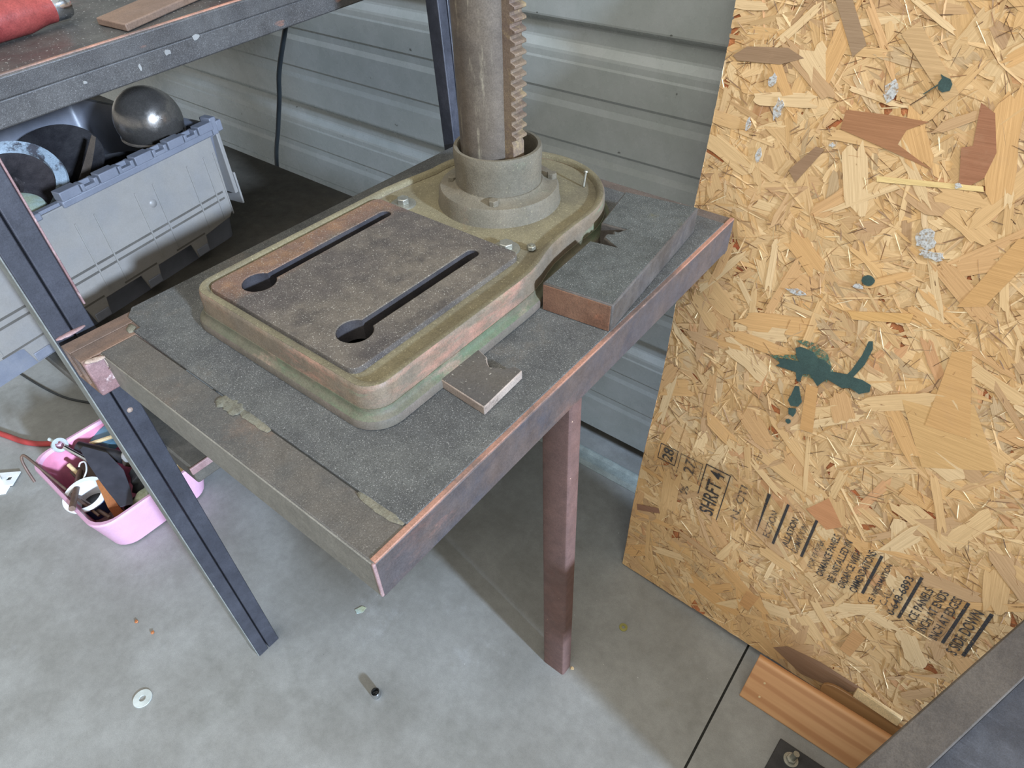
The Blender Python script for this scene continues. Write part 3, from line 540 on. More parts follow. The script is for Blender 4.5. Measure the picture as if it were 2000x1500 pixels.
def flakes_obj(name, items, stuff=False, label=None):
    vs, fs, cols, uvs = [], [], [], []
    for pts, loc, col in items:
        k = len(vs); vs += [S(*p) for p in pts]; fs.append(tuple(range(k, k + len(pts)))); cols.append(col); ou, ov = R.uniform(0, 50), R.uniform(0, 50); uvs.append([(x + ou, y + ov) for x, y in loc])
    L = wloc(osb); me = bpy.data.meshes.new(name); me.from_pydata([tuple(v - L) for v in vs], [], fs); me.update()
    ca = me.color_attributes.new('tone', 'FLOAT_COLOR', 'CORNER'); uv = me.uv_layers.new(name='grain')
    for p, c, q in zip(me.polygons, cols, uvs):
        for j, li in enumerate(p.loop_indices): ca.data[li].color = c; uv.data[li].uv = q[j]
    me.materials.append(mt['osb']); o = bpy.data.objects.new(name, me); COL.objects.link(o); o.parent = osb
    if stuff: o['kind'] = 'stuff'
    if label: o['label'] = label
    return o
bed = []
def vis(): return R.uniform(-.03, .75), R.uniform(0, HU)
def ang(): return R.gauss(2.55, .75) if R.random() < .6 else R.uniform(0, PI)
for i in range(1500):
    b, u = R.uniform(-.03, WB), R.uniform(0, HU); p, l = flake(b, u, R.uniform(.07, .16), R.uniform(.02, .045), ang(), .0002 + R.uniform(0, .0004)); bed.append((p, l, tone()))
for i in range(3600):
    b, u = R.uniform(-.03, WB), R.uniform(0, HU)
    r = R.random(); W = R.uniform(.002, .006) if r < .45 else R.uniform(.006, .016) if r < .85 else R.uniform(.016, .03)
    p, l = flake(b, u, R.uniform(.03, .11), W, ang(), .0006 + R.uniform(0, .0006)); bed.append((p, l, tone()))
for i in range(1700):
    b, u = vis(); c = R.choice([(166, 132, 98), (180, 144, 104), (236, 212, 166), (240, 218, 176), (150, 120, 92), (196, 156, 112)])
    p, l = flake(b, u, R.uniform(.012, .05), R.uniform(.0006, .0018), ang(), .0012 + R.uniform(0, .0002)); bed.append((p, l, lin(c)))
for i in range(1500):
    b, u = vis(); p, l = flake(b, u, R.uniform(.008, .04), R.uniform(.0004, .0011), ang(), .0013 + R.uniform(0, .0003)); bed.append((p, l, lin(R.choice([(116, 84, 58), (138, 102, 70), (98, 74, 56), (156, 116, 80)]))))  # dark slivers: cracks and strand edge shadows put in as colour
flakes_obj('wood_strands', bed, True, 'pressed wood strands, with cracks and edge shade painted as dark slivers')
for i in range(232):
    b, u = R.uniform(-.02, .62), R.uniform(0.01, 1.12); big = R.random()
    W = R.uniform(.007, .015) if big < .45 else R.uniform(.015, .036)
    c = R.choice([(222, 184, 132), (228, 194, 144), (222, 178, 122), (232, 202, 156), (216, 174, 124), (204, 168, 126)])
    flakes_obj('wood_strand', [flake(b, u, R.uniform(.06, .145), W, ang(), .0014 + .000002 * i, .6) + (lin(c),)])
def special(pts, col, h=.0022, lab=None):
    c = sum(p[0] for p in pts) / len(pts), sum(p[1] for p in pts) / len(pts)
    flakes_obj('wood_strand', [([(b, u, h) for b, u in pts], [(b - c[0], u - c[1]) for b, u in pts], lin(col))], label=lab)
special([(-.012, 1.015), (.006, 1.028), (.063, 1.032), (.088, 1.022), (.058, 1.011), (-.004, 1.009)], (160, 132, 104), lab='grey-brown strand')
special([(.161, .945), (.161, .969), (.216, .971), (.26, .97), (.239, .957), (.235, .939), (.284, .917), (.215, .933)], (172, 124, 88), lab='reddish brown strand')
special([(.305, .999), (.323, .99), (.341, .949), (.34, .919), (.323, .901), (.318, .906), (.304, .948), (.315, .952)], (166, 116, 86), lab='reddish brown strand')
special([(.110, .881), (.137, .918), (.15, .917), (.124, .866)], (158, 128, 100))
special([(.224, .897), (.343, .91), (.346, .904), (.227, .89)], (240, 212, 150), .0024, lab='pale narrow strand')
special([(.10, 1.10), (.118, 1.105), (.16, 1.045), (.148, 1.03)], (164, 138, 110))
special([(.195, 1.06), (.21, 1.075), (.28, 1.005), (.268, .995)], (208, 174, 128))
special([(.39, .70), (.41, .71), (.455, .59), (.40, .585)], (214, 170, 114))
special([(.36, .61), (.44, .64), (.50, .56), (.42, .52)], (216, 176, 120), .0019)
special([(.40, .86), (.43, .87), (.40, .77), (.372, .76)], (212, 168, 112))
special([(.232, .577), (.25, .578), (.266, .50), (.246, .497)], (212, 166, 110), .0021)
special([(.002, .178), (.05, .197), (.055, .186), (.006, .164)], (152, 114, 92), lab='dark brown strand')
special([(.34, .032), (.36, .055), (.42, .066), (.50, .064), (.47, .03), (.40, .012)], (158, 128, 104), lab='brown strand with stain and shade in its colour')  # stain and shadow at the board's foot, both put into the strand colour
special([(.26, .125), (.285, .128), (.275, .08), (.255, .085)], (208, 160, 108)); special([(.44, .175), (.462, .172), (.455, .115), (.436, .12)], (204, 158, 108))
special([(.30, .36), (.325, .40), (.36, .36), (.34, .34)], (204, 148, 104)); special([(.25, .71), (.33, .735), (.33, .72), (.26, .70)], (220, 176, 114))
# paint
def splat(name, polys, m, h, th=.0005, lab=None):
    q = MB()
    for poly in polys:
        n = len(poly); fr = [S(b, u, h + th) for b, u in poly]; bk = [S(b, u, h - .0004) for b, u in poly]
        q.add(fr + bk, [tuple(range(n)), tuple(range(2 * n - 1, n - 1, -1))] + [(i, (i + 1) % n, n + (i + 1) % n, n + i) for i in range(n)])
    o = obj(name, q, m, osb); 
    if lab: o['label'] = lab
    return o
def disc(b, u, rb, ru, n=14, j=.12): return [(b + rb * math.cos(2 * PI * i / n) * (1 + R.uniform(-j, j)), u + ru * math.sin(2 * PI * i / n) * (1 + R.uniform(-j, j))) for i in range(n)]
PH = .0028
A = [(.178, .601), (.184, .594), (.179, .588), (.194, .589), (.211, .590), (.217, .576), (.222, .577), (.222, .591), (.232, .595), (.248, .581), (.257, .598), (.281, .593), (.292, .598), (.306, .594), (.318, .603), (.316, .614), (.303, .617), (.290, .616), (.298, .641), (.300, .668), (.296, .679), (.291, .677), (.290, .654), (.284, .625), (.281, .617), (.258, .612), (.256, .620), (.243, .626), (.234, .625), (.226, .632), (.214, .633), (.205, .633), (.199, .628), (.205, .614), (.211, .609), (.189, .605)]
splat('paint_splash', [A], mt['greenpaint'], PH, lab='dark green branching paint splash')
splat('paint_smear', [[(.170, .603), (.16, .607), (.168, .600), (.205, .590), (.222, .588), (.258, .592), (.262, .612), (.246, .636), (.225, .646), (.205, .645), (.196, .640), (.215, .636), (.225, .628), (.19, .612)]], mt['thinpaint'], PH - .0003)
splat('paint_drip', [[(.217, .567), (.223, .569), (.229, .556), (.235, .545), (.232, .535), (.221, .531), (.214, .539), (.216, .551)]], mt['greenpaint'], PH)
splat('paint_drip', [[(.219, .526), (.230, .530), (.232, .523), (.230, .514), (.222, .516)]], mt['greenpaint'], PH); splat('paint_drip', [disc(.2255, .503, .0042, .0042)], mt['greenpaint'], PH)
splat('paint_drip', [disc(.261, .761, .0085, .0075, 16, .05)], mt['greenpaint'], PH, lab='round dark green paint dot')
splat('paint_drip', [[(.254, 1.014), (.256, 1.019), (.253, 1.023), (.258, 1.021), (.265, 1.019), (.269, 1.014), (.269, 1.007), (.262, 1.004), (.256, 1.007)], [(.254, 1.012), (.2545, 1.0105), (.243, .999), (.2425, 1.0)]], mt['greenpaint'], PH)
for b, u, x, y in ((.072, .956, .006, .014), (.054, .991, .005, .007), (.062, .892, .004, .01), (.307, .833, .012, .012), (.322, .816, .016, .006), (.173, .714, .013, .004), (.251, .749, .008, .004), (.206, .998, .009, .011), (.157, .924, .004, .003), (.317, .905, .004, .003), (.035, .93, .004, .008)):
    splat('pale_smear', [disc(b, u, x, y, 12, .35)], mt['palepaint'], PH - .0002)
# stamped lettering
def text(body, b, u0, u1, h, m='ink', name='stamped_text'):
    cu = bpy.data.curves.new(name, 'FONT'); cu.body = body; cu.resolution_u = 3; cu.extrude = 0; cu.offset = .014
    o = bpy.data.objects.new('txt', cu); COL.objects.link(o)
    dg = bpy.context.evaluated_depsgraph_get(); me = bpy.data.meshes.new_from_object(o.evaluated_get(dg)); bpy.data.objects.remove(o); bpy.data.curves.remove(cu)
    xs = [v.co.x for v in me.vertices]; ys = [v.co.y for v in me.vertices]; x0, x1, y0, y1 = min(xs), max(xs), 0, .72
    L = wloc(osb)
    for v in me.vertices:
        uu = u0 + (v.co.x - x0) / (x1 - x0) * (u1 - u0); bb = b + h / 2 - (v.co.y - y0) / (y1 - y0) * h
        v.co = S(bb, uu, .0031) - L
    me.materials.clear(); me.materials.append(mt[m]); ob = bpy.data.objects.new(name, me); COL.objects.link(ob); ob.parent = osb
def barl(pts, m='ink'): splat('stamped_bar', [pts], mt[m], .0028, .0003)
def bar(b, u0, u1, w=.0045): barl([(b - w / 2, u0), (b + w / 2, u0), (b + w / 2, u1), (b - w / 2, u1)])
barl([(.2385, .267), (.2395, .267), (.2405, .354), (.2345, .354)])
bar(.272, .259, .352); bar(.322, .264, .349, .0045); bar(.4275, .257, .344, .0046); bar(.487, .248, .342, .0046); bar(.5525, .246, .339, .0046); bar(.5825, .243, .340, .005)
for t, b, u0, u1, h, m in (('ECTION', .2565, .266, .326, .0125, 'faintink'), ('ALLATION', .2905, .268, .333, .011, 'ink'), ('ORMATION', .3085, .264, .330, .011, 'faintink'),
    ('FOR PROPER', .3405, .252, .318, .010, 'faintink'), ('ORMANCE PANELS', .3585, .246, .342, .0115, 'ink'), ('BE INSTALLED IN', .3775, .246, .342, .0115, 'ink'), ('ORDANCE WITH', .3955, .246, .331, .0115, 'ink'),
    ('OMMENDATIONS', .4135, .250, .345, .0120, 'ink'), ('SE INFORMATION', .4425, .248, .337, .0085, 'ink'), ('CALL:', .4585, .256, .297, .0105, 'faintink'), ('0-648-6893', .4735, .246, .333, .0115, 'ink'),
    ('ACE PANELS', .5025, .248, .330, .0125, 'ink'), ('INCH AT ENDS', .5205, .244, .338, .0125, 'ink'), ('INCH AT EDGES', .5385, .244, .339, .0125, 'ink'), ('S SIDE DOWN', .5675, .236, .334, .0155, 'ink'),
    ('SHRFT 4', .1415, .246, .345, .028, 'ink'), ('N. CTI', .194, .268, .345, .014, 'faintink'), ('28', .041, .3165, .344, .022, 'ink'), ('27', .088, .312, .342, .022, 'faintink'), ('%', .090, .262, .283, .016, 'faintink')):
    text(t, b, u0, u1, h, m)
def frame(b0, u0, b1, u1, wd=.0012, m='ink'):
    for p in ([(b0, u0), (b0 + wd, u0), (b0 + wd, u1), (b0, u1)], [(b1 - wd, u0), (b1, u0), (b1, u1), (b1 - wd, u1)], [(b0, u1 - wd), (b1, u1 - wd), (b1, u1), (b0, u1)]): barl(p, m)
frame(.117, .280, .166, .3515, .0016); barl([(.1645, .243), (.166, .243), (.166, .29), (.1645, .29)])
frame(.022, .312, .060, .3475, .0011); barl([(.022, .312), (.060, .312), (.060, .3132), (.022, .3132)]); frame(.066, .300, .112, .3465, .0009, 'faintink')

# ================================================================= BOARDS AT THE FOOT OF THE SHEET
cb = thing('cedar_board', (.3, .66, 0), 'orange cedar board with rounded edges lying at the foot of the strand board sheet', 'board')
q = MB(); y0, z0, y1, z1 = .640, .0012, .6865, .083; dv = Vector((0, y1 - y0, z1 - z0)); ln = dv.length; dv.normalize(); nv = Vector((0, dv.z, -dv.y))
c_ = rrect(0, 0, ln, .019, .005, 3)
q.rings([[Vector((x, y0, z0)) + dv * a + nv * b for a, b in c_] for x in (.017, .55)])
obj('plank', q, mt['cedar'], cb, bevel=.0015, smooth=40)
for x, k in ((.045, .055), (.048, .024)):
    p = Vector((x, y0, z0)) + dv * k; obj('nail_head', MB().lathe([(.0024, -.0002), (.002, .0008), (.0001, .001)], p, -nv, 8), mt['palewood'], cb, smooth=50)
sl = thing('wood_lath', (.25, .728, 0), 'thin brown wooden lath with a rounded end wedged behind the cedar board', 'board')
g = MB(); xs_ = [.128, .1295, .134, .142, .152, .54]; lo_ = [.016, .012, .005, .001, 0, 0]; hi_ = [.022, .028, .033, .0365, .038, .038]
da = Vector((0, .40, .917)).normalized(); db = Vector((0, .917, -.40)); g0 = Vector((0, .7055, .046))
g.rings([[Vector((x, 0, 0)) + g0 + da * a + db * b for a, b in ((l_, 0), (h_, 0), (h_, .007), (l_, .007))] for x, l_, h_ in zip(xs_, lo_, hi_)])
o = obj('slat', g, mt['slat'], sl, bevel=.0012)
st = thing('pale_stick', (.26, .727, .06), 'short pale wooden stick lying between the brown lath and the strand board', 'stick')
obj('stick', MB().hull8([(.176, .7205, .082), (.252, .7165, .080), (.252, .7245, .078), (.176, .7285, .078)], [(.176, .7265, .1005), (.252, .7225, .0985), (.252, .7305, .096), (.176, .7345, .096)]), mt['palewood'], st, bevel=.0012)

# ================================================================= LOW WORKTABLE AT THE LOWER RIGHT
lt = thing('low_worktable', (.55, .45, 0), 'low dark-topped worktable with a weathered wooden rail, at the lower right corner', 'table')
d_ = Vector((.36, .933, 0)).normalized(); e_ = Vector((d_.y, -d_.x, 0)); P0 = Vector((.1405, .397, 0))
def LT(a, b, z): return P0 + d_ * a + e_ * b + Vector((0, 0, z))
def ltbox(mb, a0, a1, b0, b1, z0, z1): return mb.hull8([LT(a0, b0, z0), LT(a0, b1, z0), LT(a1, b1, z0), LT(a1, b0, z0)], [LT(a0, b0, z1), LT(a0, b1, z1), LT(a1, b1, z1), LT(a1, b0, z1)])
obj('rail', ltbox(MB(), -.10, .385, 0, .040, .452, .517), mt['rail'], lt, bevel=.002)
obj('table_top', ltbox(MB(), -.10, .385, .040, .55, .462, .492), mt['benchtop'], lt, bevel=.0015)
fx0 = LT(0, 0, 0)
def pb(a0, a1, b0, b1, z0, z1): return ltbox(MB(), a0, a1, b0, b1, z0, z1)
obj('shadow_pedestal', pb(.073, .36, .06, .20, .006, .4625), mt['blackplate'], lt, bevel=.003)  # unseen block added under the top to cast the floor's shadow edge
fp = MB().prism([(.107, .6145), (.102, .54), (.30, .47), (.36, .6145)], .0003, .006); obj('foot_plate', fp, mt['blackplate'], lt, bevel=.0012)
an = obj('anchor_bolt', MB().cyl((.134, .590, .006), (.136, .5925, .034), .0052, 14), mt['zinc'], lt, smooth=40)
obj('washer', MB().lathe([(.005, .006), (.0125, .006), (.0125, .008), (.005, .0085)], (.134, .590, 0), n=24), mt['zinc'], an, smooth=40)
obj('nut', MB().prism(hexpts((.134, .590), .0088, .3), .0082, .0155), mt['zinc'], an, bevel=.0008)

# ================================================================= GREY TOTE ON THE LOWER SHELF
tt = Vector((-.21, .978, 0)).normalized(); tn = Vector((tt.y, -tt.x, 0)); T0 = Vector((-.968, .018, 0))
def TP(s, n, z): return T0 + tt * s + tn * n + Vector((0, 0, z))
tote = thing('storage_tote', TP(.28, -.19, .655), 'grey plastic tote of scrap on the lower shelf with its lid flap hanging open', 'storage box')
def tr(s0, s1, n0, n1, z, r=.02): return [TP(a, b, z) for a, b in rrect(s0, n0, s1, n1, r, 4)]
body = MB().rings([tr(.03, .545, -.345, -.030, .6555), tr(.012, .555, -.36, -.022, .75), tr(0, .562, -.375, -.012, .846), tr(-.004, .566, -.381, -.006, .848), tr(-.004, .566, -.381, -.006, .860), tr(.004, .558, -.373, -.014, .860), tr(.008, .554, -.369, -.018, .846), tr(.016, .548, -.356, -.027, .75), tr(.034, .541, -.341, -.034, .66)])
obj('body', body, mt['tote'], tote, smooth=35)
def tbox(mb, s0, s1, n0, n1, z0, z1): return mb.hull8([TP(s0, n0, z0), TP(s1, n0, z0), TP(s1, n1, z0), TP(s0, n1, z0)], [TP(s0, n0, z1), TP(s1, n0, z1), TP(s1, n1, z1), TP(s0, n1, z1)])
lo = [(0, .735), (.014, .708), (.104, .705)]
for a in (.110, .213, .316, .423):
    lo += [(a, .703), (a + .006, .674), (a + .031, .674), (a + .036, .703)]
lo += [(.521, .709), (.531, .720), (.536, .852), (.52, .856), (0, .856)]
lv = MB(); n = len(lo); lv.add([TP(s, -.001, z) for s, z in lo] + [TP(s, -.0045, z) for s, z in lo], [tuple(range(n)), tuple(range(2 * n - 1, n - 1, -1))] + [(i, (i + 1) % n, n + (i + 1) % n, n + i) for i in range(n)])
lid = obj('lid_flap', lv, mt['lid'], tote, bevel=.0012)
ribs = [.048, .082, .153, .187, .2585, .291, .364, .399, .470, .507, .529]
for s in ribs: obj('rib', tbox(MB(), s - .0011, s + .0011, -.0015, .0007, .712, .826), mt['lid'], lid, bevel=.0004)
for z in (.7575, .746):
    obj('groove', tbox(MB(), .0, .522, -.0015, -.0007, z - .0018, z + .0018), mt['groove'], lid)
for a in (.110, .213, .316, .423):
    obj('groove', tbox(MB(), a - .03, a + .034, -.0015, -.0007, .7065, .7095), mt['groove'], lid)
    obj('foot_pad', tbox(MB(), a + .006, a + .031, -.0015, .0012, .676, .690), mt['tote'], lid, bevel=.001)
obj('dimple', MB().lathe([(.0075, -.001), (.006, .0012), (.0001, .002)], TP(.387, -.001, .798), tn, 16), mt['lid'], lid, smooth=60)
# hinge knuckles
for a, b in ((.02, .222), (.255, .54)):
    obj('hinge_rail', tbox(MB(), a, b, -.012, .003, .852, .8625), mt['tote'], tote, bevel=.002)
    k = a; i = 0
    while k < b - .02:
        L_ = .033 if i % 2 == 0 else .028
        g = MB()
        if i % 2 == 0: tbox(g, k + .001, k + L_ - .001, -.013, .005, .862, .8755)
        else:
            tbox(g, k, k + L_, -.012, -.008, .862, .873); tbox(g, k, k + .006, -.012, .004, .862, .8735); tbox(g, k + L_ - .006, k + L_, -.012, .004, .862, .8735); tbox(g, k + .005, k + L_ - .005, -.004, .004, .862, .868)
        obj('hinge_knuckle', g, mt['tote'], tote, bevel=.0012); k += L_ + .0015; i += 1
for s0, s1, n0, n1, z1 in ((.541, .553, -.02, .003, .880), (.548, .562, -.03, -.006, .876), (.556, .568, -.02, -.002, .870)):
    obj('latch', tbox(MB(), s0, s1, n0, n1, .852, z1), mt['tote'], tote, bevel=.0015)
obj('end_rib', tbox(MB(), .551, .559, -.03, -.004, .74, .855), mt['lid'], tote, bevel=.0015); obj('end_rib', tbox(MB(), .562, .566, -.05, -.006, .715, .775), mt['lid'], tote, bevel=.001)
obj('far_flap', tbox(MB(), .01, .55, -.392, -.386, .70, .868), mt['tote'], tote, bevel=.001)
# scrap in the tote
bl = thing('float_ball', (-1.165, .488, .822), 'shiny grey steel ball resting on scrap at the back corner of the tote', 'ball')
bc = Vector((-1.165, .488, .878)); br = .0535
obj('sphere', MB().lathe([(br * math.sin(PI * i / 28), -br * math.cos(PI * i / 28)) for i in range(1, 28)], bc, (.12, -.05, 1), 48), mt['ball'], bl, smooth=60)
obj('seam', MB().lathe([(br - .0012, -.0202 - .0016), (br - .0012 - .0022, -.0202 - .0018), (br - .0022, -.0202), (br + .0003 - .0035, -.0182), (br - .004, -.0182)], bc, (.12, -.05, 1), 48, closed=True), mt['ball'], bl, smooth=60)
def dish(name, c, ax, prof, m, lab, cat, rim=None):
    t = thing(name, c, lab, cat); obj('disc', MB().lathe(prof, c, ax, 44), m, t, smooth=35)
    if rim: obj('rim', MB().lathe(rim[0], c, ax, 44, closed=True), rim[1], t, smooth=35)
    return t
dish('scuffed_hub_wheel', TP(.275, -.165, .838), (.42, -.28, .86), [(.002, -.012), (.05, -.014), (.080, -.004), (.084, .004), (.080, .005), (.05, -.004), (.028, .0), (.024, .004), (.018, .004), (.014, -.004), (.001, -.005)], mt['wheel'], 'dark scuffed wheel with reflected light painted pale on its rim, lying tilted in the tote', 'wheel', ([(.084, -.003), (.087, .002), (.086, .0075), (.070, .0075), (.068, .002)], mt['glintband']))  # wheel with a hub; the pale rim is a painted reflection
dish('dark_plate', TP(.40, -.235, .822), (.38, -.3, .87), [(.002, -.004), (.076, -.004), (.078, 0), (.076, .003), (.002, .002)], mt['dark'], 'plain dark steel disc behind the scuffed wheel in the tote', 'disc')
dish('pale_round_cap', TP(.215, -.078, .846), (.1, .0, 1), [(.052, -.05), (.055, -.002), (.053, .004), (.045, .006), (.001, .008)], mt['palecap'], 'pale greenish round cap at the near end of the tote', 'cap')  # pale round cap among the scrap
dish('scrap_pan', TP(.44, -.135, .735), (.05, .05, 1), [(.03, -.07), (.078, -.06), (.086, .070), (.083, .072), (.076, -.04), (.001, -.045)], mt['dark'], 'dark steel pot under the steel ball in the tote', 'pot')
bd = thing('flat_blade', TP(.33, -.08, .84), 'brown twisted flat blade standing up in the tote beside the dark disc', 'blade')  # thin twisted blade among the scrap
ba = TP(.258, -.040, .815); bb_ = TP(.43, -.148, .868)
g = MB()
rs = []
for i in range(9):
    t = i / 8; p = ba.lerp(bb_, t) + Vector((0, 0, .012 * math.sin(PI * t) * -1)); wd = .0012 + .0048 * math.sin(PI * (.1 + .75 * t)); a = (Vector((.5, -.2, .8)) * (1 - t) + Vector((.9, .2, .5)) * t).normalized(); d2 = (bb_ - ba).normalized(); sdw = d2.cross(a).normalized()
    rs.append([p + sdw * wd + a * .0012, p - sdw * wd + a * .0012, p - sdw * wd - a * .0012, p + sdw * wd - a * .0012])
g.rings(rs); obj('blade', g, mt['blade'], bd, smooth=30)
lb = thing('scrap_bar', TP(.3, -.24, .70), 'dark flat steel bar lying across the bottom of the tote', 'metal bar'); obj('bar', tbox(MB(), .06, .52, -.325, -.30, .6605, .70), mt['dark'], lb, bevel=.002)
for s_, n_, z_, r_, w_ in ((.12, -.2, .70, .055, 'near end'), (.25, -.24, .70, .05, 'far wall'), (.21, -.105, .70, .05, 'lid side')):
    t = thing('scrap_can', TP(s_, n_, .6602), 'dark steel can at the bottom of the tote, towards its ' + w_, 'can', 'dark cans at the bottom of the tote')
    obj('can', MB().lathe([(r_ * .95, 0), (r_, .004), (r_, .075), (r_ - .004, .078), (r_ - .006, .075), (r_ - .008, .01), (.001, .008)], TP(s_, n_, .6602), n=24), mt['dark'], t, smooth=35)

# ================================================================= UPPER SHELF ITEMS
def zs(y): return zr(y) + .0457
rd = thing('red_jack', (-.96, .26, zs(.28)), 'red painted cylinder tool with a bright metal end lying on the upper shelf', 'tool')
ja = Vector((-.956, .175, zs(.175) + .0206)); jd = Vector((-.05, 1, .053)).normalized()
obj('barrel', MB().lathe([(.010, 0), (.0185, .004), (.020, .012), (.020, .135), (.0175, .150), (.0165, .158), (.0165, .168)], ja, jd, 28), mt['red'], rd, smooth=35)
ce = obj('chrome_end', MB().lathe([(.0155, .166), (.0162, .168), (.0162, .184), (.0148, .188), (.0105, .188), (.009, .182), (.001, .181)], ja, jd, 24), mt['chrome'], rd, smooth=35)
obj('hex_socket', MB().lathe([(.0058, .1812), (.0058, .1835), (.001, .1835)], ja, jd, 6), mt['cable'], ce)
fb = thing('flat_bar', (-.9, .47, zs(.45)), 'brown flat wooden bar lying along the edge of the upper shelf', 'bar')
p = [(-.917, .370), (-.856, .374), (-.885, .460), (-.957, .70), (-1.015, .685), (-.951, .464)]
g = MB(); n = len(p); g.add([(x, y, zs(y) + .0003) for x, y in p] + [(x, y, zs(y) + .0085) for x, y in p], [tuple(range(n - 1, -1, -1)), tuple(range(n, 2 * n))] + [(i, (i + 1) % n, n + (i + 1) % n, n + i) for i in range(n)])
obj('bar', g, mt['bar'], fb, bevel=.0015)
rh = thing('red_tool', (-.9, .52, zs(.52)), 'bright red tool handle lying over the flat bar at the frame edge', 'tool'); obj('grip', MB().lathe([(.006, 0), (.010, .004), (.011, .03), (.0095, .06), (.011, .1), (.007, .13)], (-.880, .497, zs(.5) + .020), (-.35, 1, .08), 18), mt['brightred'], rh, smooth=40)

# ================================================================= CABLE BEHIND THE SHELF
def smooth_path(pts, k=8):
    P = [Vector(p) for p in pts]; out = []
    for i in range(len(P) - 1):
        a, b, c, d = P[max(i - 1, 0)], P[i], P[i + 1], P[min(i + 2, len(P) - 1)]
        for j in range(k):
            t = j / k; out.append(.5 * ((2 * b) + (c - a) * t + (2 * a - 5 * b + 4 * c - d) * t * t + (3 * b - a - 3 * c + d) * t ** 3))
    return out + [P[-1]]
tag(obj('power_cable', MB().tube(smooth_path([(-1.20, .87, 1.03), (-1.262, .86, .925), (-1.32, .86, .835), (-1.345, .86, .775), (-1.382, .86, .699), (-1.43, .86, .60), (-1.47, .85, .4), (-1.5, .85, .15), (-1.55, .84, .008), (-1.7, .8, .007)]), .0052, 10), mt['cable'], smooth=60), 'black power cable hanging behind the lower shelf in front of the metal wall', 'cable')

# ================================================================= FLOOR ITEMS
tag(obj('air_hose', MB().tube(smooth_path([(-2.6, -.1, .0085), (-2.1, .0, .0085), (-1.861, .075, .0085), (-1.772, .103, .0085), (-1.717, .138, .0085), (-1.66, .2, .0085), (-1.64, .32, .0085), (-1.7, .45, .0085), (-1.9, .55, .0085)]), .0075, 12), mt['redhose'], smooth=60), 'red rubber hose curving across the floor behind the pink basin', 'hose')
tag(obj('floor_cord', MB().tube(smooth_path([(-2.3, .2, .004), (-1.95, .235, .004), (-1.80, .28, .004), (-1.68, .36, .004), (-1.58, .46, .004), (-1.5, .6, .004)]), .0035, 8), mt['cable'], smooth=60), 'thin black cord lying on the floor below the tote', 'cord')
# pink basin
bn = thing('pink_basin', (-1.37, .2, 0), 'pink plastic basin full of tools and scrap under the bench', 'basin')
def br_(x0, y0, x1, y1, z, r=.045): return [(x, y, z) for x, y in rrect(x0, y0, x1, y1, r, 6)]
bs = MB().rings([br_(-1.502, .098, -1.243, .308, .0005), br_(-1.512, .088, -1.232, .318, .006), br_(-1.537, .068, -1.205, .338, .118), br_(-1.5375, .0665, -1.2035, .3395, .124), br_(-1.536, .068, -1.205, .338, .1285), br_(-1.530, .074, -1.211, .332, .1285), br_(-1.527, .077, -1.214, .329, .120)], cap1=False)
obj('shell', bs, mt['pink'], bn, smooth=40)
obj('lining', MB().rings([br_(-1.5295, .0745, -1.2115, .3315, .126), br_(-1.525, .079, -1.216, .327, .114), br_(-1.508, .094, -1.238, .312, .009)], cap0=False), mt['redin'], bn, smooth=40)
# tools in the basin
BZ = .0095
def loose(name, parts, lab, cat, group=None):
    allv = [v for _, mb_, _ in parts for v in mb_.v]; t = thing(name, base_of(allv), lab, cat, group)
    for nm, mb_, m in parts: obj(nm, mb_, m, t, smooth=40)
    return t
loose('eye_bolt', [('shaft', MB().cyl((-1.505, .142, .132), (-1.395, .172, .098), .0055, 12), mt['chrome']), ('eye', MB().lathe([(.0105, -.004), (.0105, .004), (.0175, .004), (.0175, -.004)], (-1.518, .138, .135), (.75, .3, .6), 24, closed=True), mt['washer']), ('tip', MB().cyl((-1.532, .138, .136), (-1.553, .131, .140), .0045, 10), mt['washer'])], 'bright eye bolt with a ring end resting over the basin rim', 'bolt')
loose('pipe_handle', [('tube', MB().cyl((-1.505, .165, .112), (-1.405, .225, .085), .0155, 16), mt['dark']), ('clamp', MB().cyl((-1.405, .225, .085), (-1.375, .245, .08), .02, 16), mt['blade'])], 'dark thick tube with a clamped end lying across the back of the basin', 'tube')
loose('bent_rod', [('rod', MB().tube(smooth_path([(-1.512, .052, .085), (-1.53, .0555, .11), (-1.543, .060, .130), (-1.549, .066, .139), (-1.535, .072, .140), (-1.45, .080, .122), (-1.36, .088, .108), (-1.285, .097, .09)]), .0031, 10), mt['rustbar'])], 'long bent brown rod hooked over the near left rim of the basin', 'rod')
loose('steel_bar', [('bar', MB().cyl((-1.448, .133, .092), (-1.302, .066, .136), .0068, 14), mt['rustbar'])], 'straight brown steel bar leaning on the near rim of the basin', 'bar')
loose('plastic_cup', [('wall', MB().lathe([(.030, -.085), (.0395, -.006), (.0395, 0), (.0465, .0), (.0465, .004), (.036, .004), (.035, 0), (.027, -.07), (.001, -.072)], (-1.343, .104, .112), (.12, -.12, 1), 36), mt['white']), ('label', MB().lathe([(.0335, -.06), (.0397, -.012), (.040, -.012), (.0338, -.06)], (-1.343, .104, .112), (.12, -.12, 1), 36, closed=True), mt['bluelabel']), ('dark_fill', MB().lathe([(.030, -.045), (.001, -.043)], (-1.343, .104, .112), (.12, -.12, 1), 24), mt['dark'])], 'white-rimmed plastic cup with a blue side at the near side of the basin', 'cup')
sh = MB(); A_ = [(-1.455, .163, .150), (-1.405, .187, .138), (-1.350, .200, .118), (-1.255, .150, .100)]; B2 = [(-1.44, .168, .12), (-1.33, .152, .112), (-1.275, .135, .112), (-1.222, .132, .125)]
